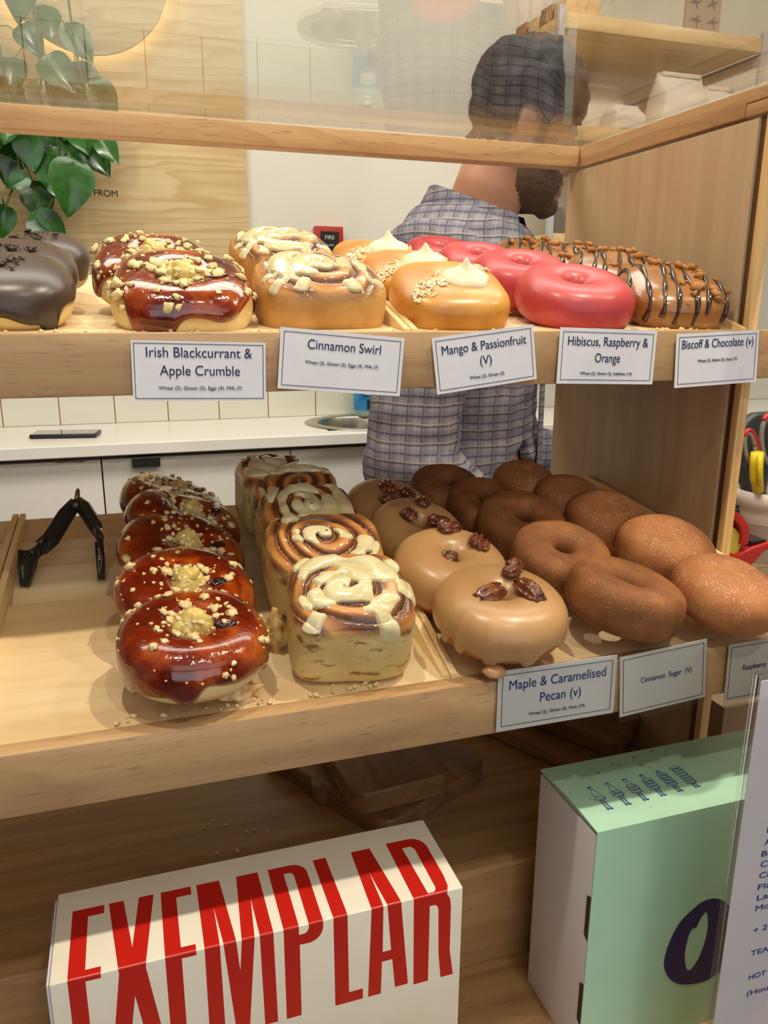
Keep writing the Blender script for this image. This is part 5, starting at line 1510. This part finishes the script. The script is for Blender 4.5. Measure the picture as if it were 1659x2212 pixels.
# arms
def arm(k, sh, el, wr, hand_dir):
    sh, el, wr = map(np.array, (sh, el, wr))
    body.tube([PX_ for PX_ in (sh + (np.array((PX, PY, 0.05)) - sh) * 0.35, sh, sh * .55 + el * .45, el, el * .5 + wr * .5, wr)], [.062, .064, .056, .047, .043, .030], 22)
    d = np.array(hand_dir, float); d /= np.linalg.norm(d)
    side = np.cross(d, UPV); side /= np.linalg.norm(side); nrm = np.cross(side, d)
    body.tube([wr - d * .01, wr + d * .03, wr + d * .085], [(.030, .020), (.042, .016), (.040, .013)], 16)
    for q, (o_, L_) in enumerate(((-.030, .068), (-.010, .078), (.010, .074), (.029, .058))):
        b0 = wr + d * .080 + side * o_
        body.tube([b0 - d * .015, b0 + d * L_ * .45 - nrm * .004, b0 + d * L_ * .78 - nrm * .016, b0 + d * L_ - nrm * .030], [.0095, .0090, .0082, .0066], 10)
    b0 = wr + d * .025 - side * .030 * k
    body.tube([b0, b0 + d * .025 - side * .022 * k - nrm * .008, b0 + d * .055 - side * .030 * k - nrm * .014], [.013, .0105, .0080], 10)
shr = V(PX - 0.012, PY, 0.062) - s_ * 0.188
shl = V(PX - 0.012, PY, 0.062) + s_ * 0.188
arm(1, shr, (0.395, 1.075, -0.225), (0.520, 0.985, -0.365), (0.8, -0.2, -0.45))
arm(-1, shl, (0.74, 1.46, -0.27), (0.93, 1.33, -0.36), (0.8, -0.5, -0.35))
# legs and feet
for k in (-1, 1):
    hp0 = V(PX - .012, PY, -0.56) + s_ * .085 * k
    kn = V(PX + .005, PY, -0.94) + s_ * .095 * k; an = V(PX - .020, PY, -1.31) + s_ * .10 * k
    body.tube([hp0 + V(0, 0, .06), hp0 - V(0, 0, .08), kn, kn * .55 + an * .45, an], [.092, .086, .060, .056, .040], 20)
    body.tube([an - V(0, 0, .045) - f_ * .03, an - V(0, 0, .055) + f_ * .05, an - V(0, 0, .062) + f_ * .15], [(.038, .036), (.042, .030), (.034, .022)], 16)
me = fuse(body, 'body', 0.0055, 5)
SKIN = NT('skin')
SKIN.color(SKIN.ramp(SKIN.noise(SKIN.obj(), 22, 3), [(0.35, (190, 134, 102)), (0.65, (202, 148, 116))])); SKIN.set(rough=0.5, sss=0.2, sssr=0.008)
loc = V(PX, PY, FY)
n = len(me.vertices)
co = np.empty(n * 3); me.vertices.foreach_get('co', co); co = co.reshape(-1, 3)
nr = np.empty(n * 3); me.vertices.foreach_get('normal', nr); nr = nr.reshape(-1, 3)
polys = [tuple(p.vertices) for p in me.polygons]
bo = MB(); bo.v = [tuple(p) for p in co]; bo.f = polys
part(bo, 'body', SKIN.m, man, smooth=True, sharp=180)
HX, HZ = (co - HC) @ hf, co[:, 2] - HC[2]
H = np.stack([(HX * cos(PT) - HZ * sin(PT)) / 0.93, (co - HC) @ hs, HX * sin(PT) + HZ * cos(PT)], 1)        # in head axes
armq = np.zeros(n)


def shell(name, m, mask, off, sink=-0.0015):
    keep = [p for p in polys if all(mask[i] > 0 for i in p)]
    use = sorted({i for p in keep for i in p}); idx = {v: k for k, v in enumerate(use)}
    edge = {}
    for p in keep:
        for a, b in zip(p, p[1:] + p[:1]):
            e = (min(a, b), max(a, b)); edge[e] = edge.get(e, 0) + 1
    rim = {i for e, c in edge.items() if c == 1 for i in e}
    mb = MB()
    for i in use:
        o = sink if i in rim else off[i]
        mb.v.append(tuple(co[i] + nr[i] * o))
    mb.f = [tuple(idx[i] for i in p) for p in keep]
    return part(mb, name, m, man, smooth=True, sharp=180)


head = H[:, 2] > -0.125
# hair: crown and back above a line from the brow to the nape
hair = head & ((H[:, 2] > 0.022 + 0.30 * np.clip(H[:, 0] - 0.05, 0, 1)) | ((H[:, 0] < -0.028) & (H[:, 2] > -0.045 - 0.4 * (H[:, 0] + 0.03))) | ((np.abs(H[:, 0] - 0.012) < 0.022) & (H[:, 2] > 0.0) & (np.abs(H[:, 1]) > 0.05))) & ~((np.abs(H[:, 1]) > 0.077) & (np.abs(H[:, 0] + 0.008) < 0.026) & (H[:, 2] < 0.03))
hn = pn(co, 3, 130, 3); hn2 = pn(co, 5, 420, 2)
HAIRM = mat('dark_hair', (36, 28, 22), (50, 38, 28), 220, 0.55, 0.6, 500, 0.003)
shell('hair', HAIRM, hair.astype(int), 0.005 + 0.021 * np.clip(H[:, 2] / 0.09, 0, 1) ** 1.5 + 0.006 * hn + 0.0015 * hn2)
beard = head & (H[:, 2] < -0.018 - 0.55 * np.clip(H[:, 0] - 0.02, 0, 1)) & (H[:, 0] > -0.008 - 0.35 * np.clip(-0.03 - H[:, 2], 0, 1)) & (H[:, 2] > -0.135) & (H[:, 0] > -0.012 + 1.3 * np.clip(-0.088 - H[:, 2], 0, 1)) | (head & (np.abs(H[:, 0] - 0.014) < 0.015) & (np.abs(H[:, 1]) > 0.045) & (H[:, 2] < 0.006) & (H[:, 2] > -0.06))
lips = (H[:, 0] > 0.078) & (H[:, 2] > -0.084) & (H[:, 2] < -0.0535) & (np.abs(H[:, 1]) < 0.024)
nosez = (H[:, 0] > 0.088) & (H[:, 2] > -0.050)
mous = head & (H[:, 0] > 0.068) & (H[:, 2] < -0.041) & (H[:, 2] > -0.056) & (np.abs(H[:, 1]) < 0.034)
BEARDM = mat('beard_hair', (92, 68, 50), (120, 90, 68), 300, 0.65, 0.6, 700, 0.002)
shell('beard', BEARDM, ((beard | mous) & ~lips & ~nosez).astype(int), 0.0022 + 0.0012 * hn2, 0.0002)
LIPM = mat('lip', (172, 96, 84), rough=0.4)
shell('lips', LIPM, (lips & (np.abs(H[:, 2] + 0.067) > 0.0022)).astype(int), np.full(n, 0.0006), 0.0001)
for k in (-1, 1):
    part(MB().ball(tuple(hp(.080, k * .030, .016)), .0125), 'eye', mat('eye_white', (224, 218, 208), rough=0.2) if k < 0 else bpy.data.materials['eye_white'], man, smooth=True)
    part(MB().ball(tuple(hp(.0895, k * .031, .016)), .0055), 'iris', mat('iris_brown', (60, 40, 26), rough=0.2) if k < 0 else bpy.data.materials['iris_brown'], man, smooth=True)
    part(MB().tube([tuple(hp(.083 - .0 * q, k * (.012 + .016 * q), .036 + .004 * q - .003 * q * q)) for q in range(4)], [.002, .0042, .004, .002], 8), 'eyebrow', HAIRM, man, smooth=True)

# plaid shirt
PL = NT('plaid_shirt')
sx = PL.add('ShaderNodeSeparateXYZ'); PL.link(PL.obj(), sx.inputs[0])
hx = PL.math('ADD', PL.math('MULTIPLY', sx.outputs[0], 1.0), PL.math('MULTIPLY', sx.outputs[1], -0.55))
nz_ = PL.math('MULTIPLY', PL.math('SUBTRACT', PL.noise(PL.obj(), 9, 2), 0.5), 0.018)
def stripes(v, period, ph, width):
    fr = PL.math('FRACT', PL.math('ADD', PL.math('DIVIDE', PL.math('ADD', v, nz_), period), 20.0 + ph))
    return PL.math('LESS_THAN', PL.math('ABSOLUTE', PL.math('SUBTRACT', fr, 0.5)), width / 2)
z_ = sx.outputs[2]
col = PL.mix(0.0, (128, 124, 128), (128, 124, 128))
for v, per, ph, wd, c, op in ((hx, .026, .0, .42, (92, 90, 104), .65), (z_, .026, .3, .40, (100, 98, 114), .6), (hx, .026, .1, .10, (62, 58, 74), .75), (z_, .013, .2, .20, (52, 50, 66), .80), (z_, .026, .75, .09, (152, 144, 138), .6), (hx, .013, .6, .09, (148, 141, 136), .45), (hx, .0087, .2, .12, (96, 92, 108), .35)):
    col = PL.mix(PL.math('MULTIPLY', stripes(v, per, ph, wd), op), col, c)
PL.color(col); PL.bump(PL.noise(PL.obj(), 700, 2), 0.2, 0.0008); PL.set(rough=0.85)
wr_r, wr_l = V(0.520, 0.985, -0.365), V(0.93, 1.33, -0.36)
ab = np.minimum(np.linalg.norm(co - wr_r, axis=1), np.linalg.norm(co - wr_l, axis=1))
torso = (co[:, 2] < 0.146 - 0.10 * np.clip((co - NB) @ f_, -0.02, 0.2) * 2.0) & (co[:, 2] > -0.62) & (ab > 0.045)
beyond = ((co - wr_r) @ V(0.8, -0.2, -0.45) > -0.03) & (np.linalg.norm(co - wr_r, axis=1) < 0.24) | (((co - wr_l) @ V(0.8, -0.5, -0.35) > -0.03) & (np.linalg.norm(co - wr_l, axis=1) < 0.24))
neck_r = np.linalg.norm((co - NB)[:, :2], axis=1)
torso &= ~((co[:, 2] > 0.108) & (neck_r < 0.066)) & ~beyond
wrk = pn(np.stack([co[:, 0], co[:, 1], co[:, 2] * 1.8], 1), 8, 28, 3)
lowh = np.clip((-0.10 - co[:, 2]) / 0.3, 0, 1)
elb = np.exp(-(np.linalg.norm(co - V(0.395, 1.075, -0.225), axis=1) / 0.10) ** 2)
so_ = shell('shirt', PL.m, torso.astype(int), 0.014 + 0.008 * wrk + 0.014 * lowh + 0.008 * elb, 0.006)
# collar: a folded band round the neck, open at the throat
rows = []
for k in range(41):
    a = R(22 + (338 - 22) * k / 40.0)
    d = f_ * cos(a) + s_ * sin(a)
    fr_ = (1 + cos(a)) / 2
    c = NB + V(0, 0, 0.052 - 0.052 * fr_) + f_ * (0.012 + 0.010 * fr_)
    r1 = 0.066
    ln = 0.036 + 0.030 * fr_ ** 2
    rows.append([c + d * (r1 - .004) + UPV * 0.020, c + d * (r1) + UPV * 0.026, c + d * (r1 + .008) + UPV * 0.024, c + d * (r1 + .020) - UPV * (ln * 0.45 - .018), c + d * (r1 + .032) - UPV * (ln - .016), c + d * (r1 + .027) - UPV * (ln - .014), c + d * (r1 + .012) - UPV * (ln * .4 - .012), c + d * (r1 - .002) - UPV * 0.010])
part(MB().grid(np.array(rows), cv=True), 'collar', PL.m, man, smooth=True, sharp=60)
fb = NB + f_ * 0.10
part(MB().tube([NB + f_ * 0.084 - V(0, 0, .004), NB + f_ * 0.118 - V(0, 0, .07), NB + f_ * 0.140 - V(0, 0, .22), NB + f_ * 0.142 - V(0, 0, .44), NB + f_ * .142 - V(0, 0, .62)], [(.016, .004)] * 5, 10), 'button_placket', PL.m, man, smooth=True)
part(MB().tube([wr_r + (V(0.395, 1.075, -0.225) - wr_r) * t_ for t_ in (0.13, 0.16, 0.40, 0.44)], [.046, .050, .054, .050], 24), 'rolled_cuff', PL.m, man, smooth=True)
# trousers and shoes
tro = (co[:, 2] < -0.50) & (co[:, 2] > -1.34) & (ab > 0.2) & (np.linalg.norm(co - wr_r, axis=1) > 0.22)
shell('trousers', mat('dark_trousers', (44, 46, 56), rough=0.8), tro.astype(int), 0.008 + 0.003 * wrk, 0.003)
shell('shoes', mat('dark_shoes', (40, 36, 34), rough=0.5), (co[:, 2] < -1.325).astype(int), np.full(n, 0.006), 0.002)
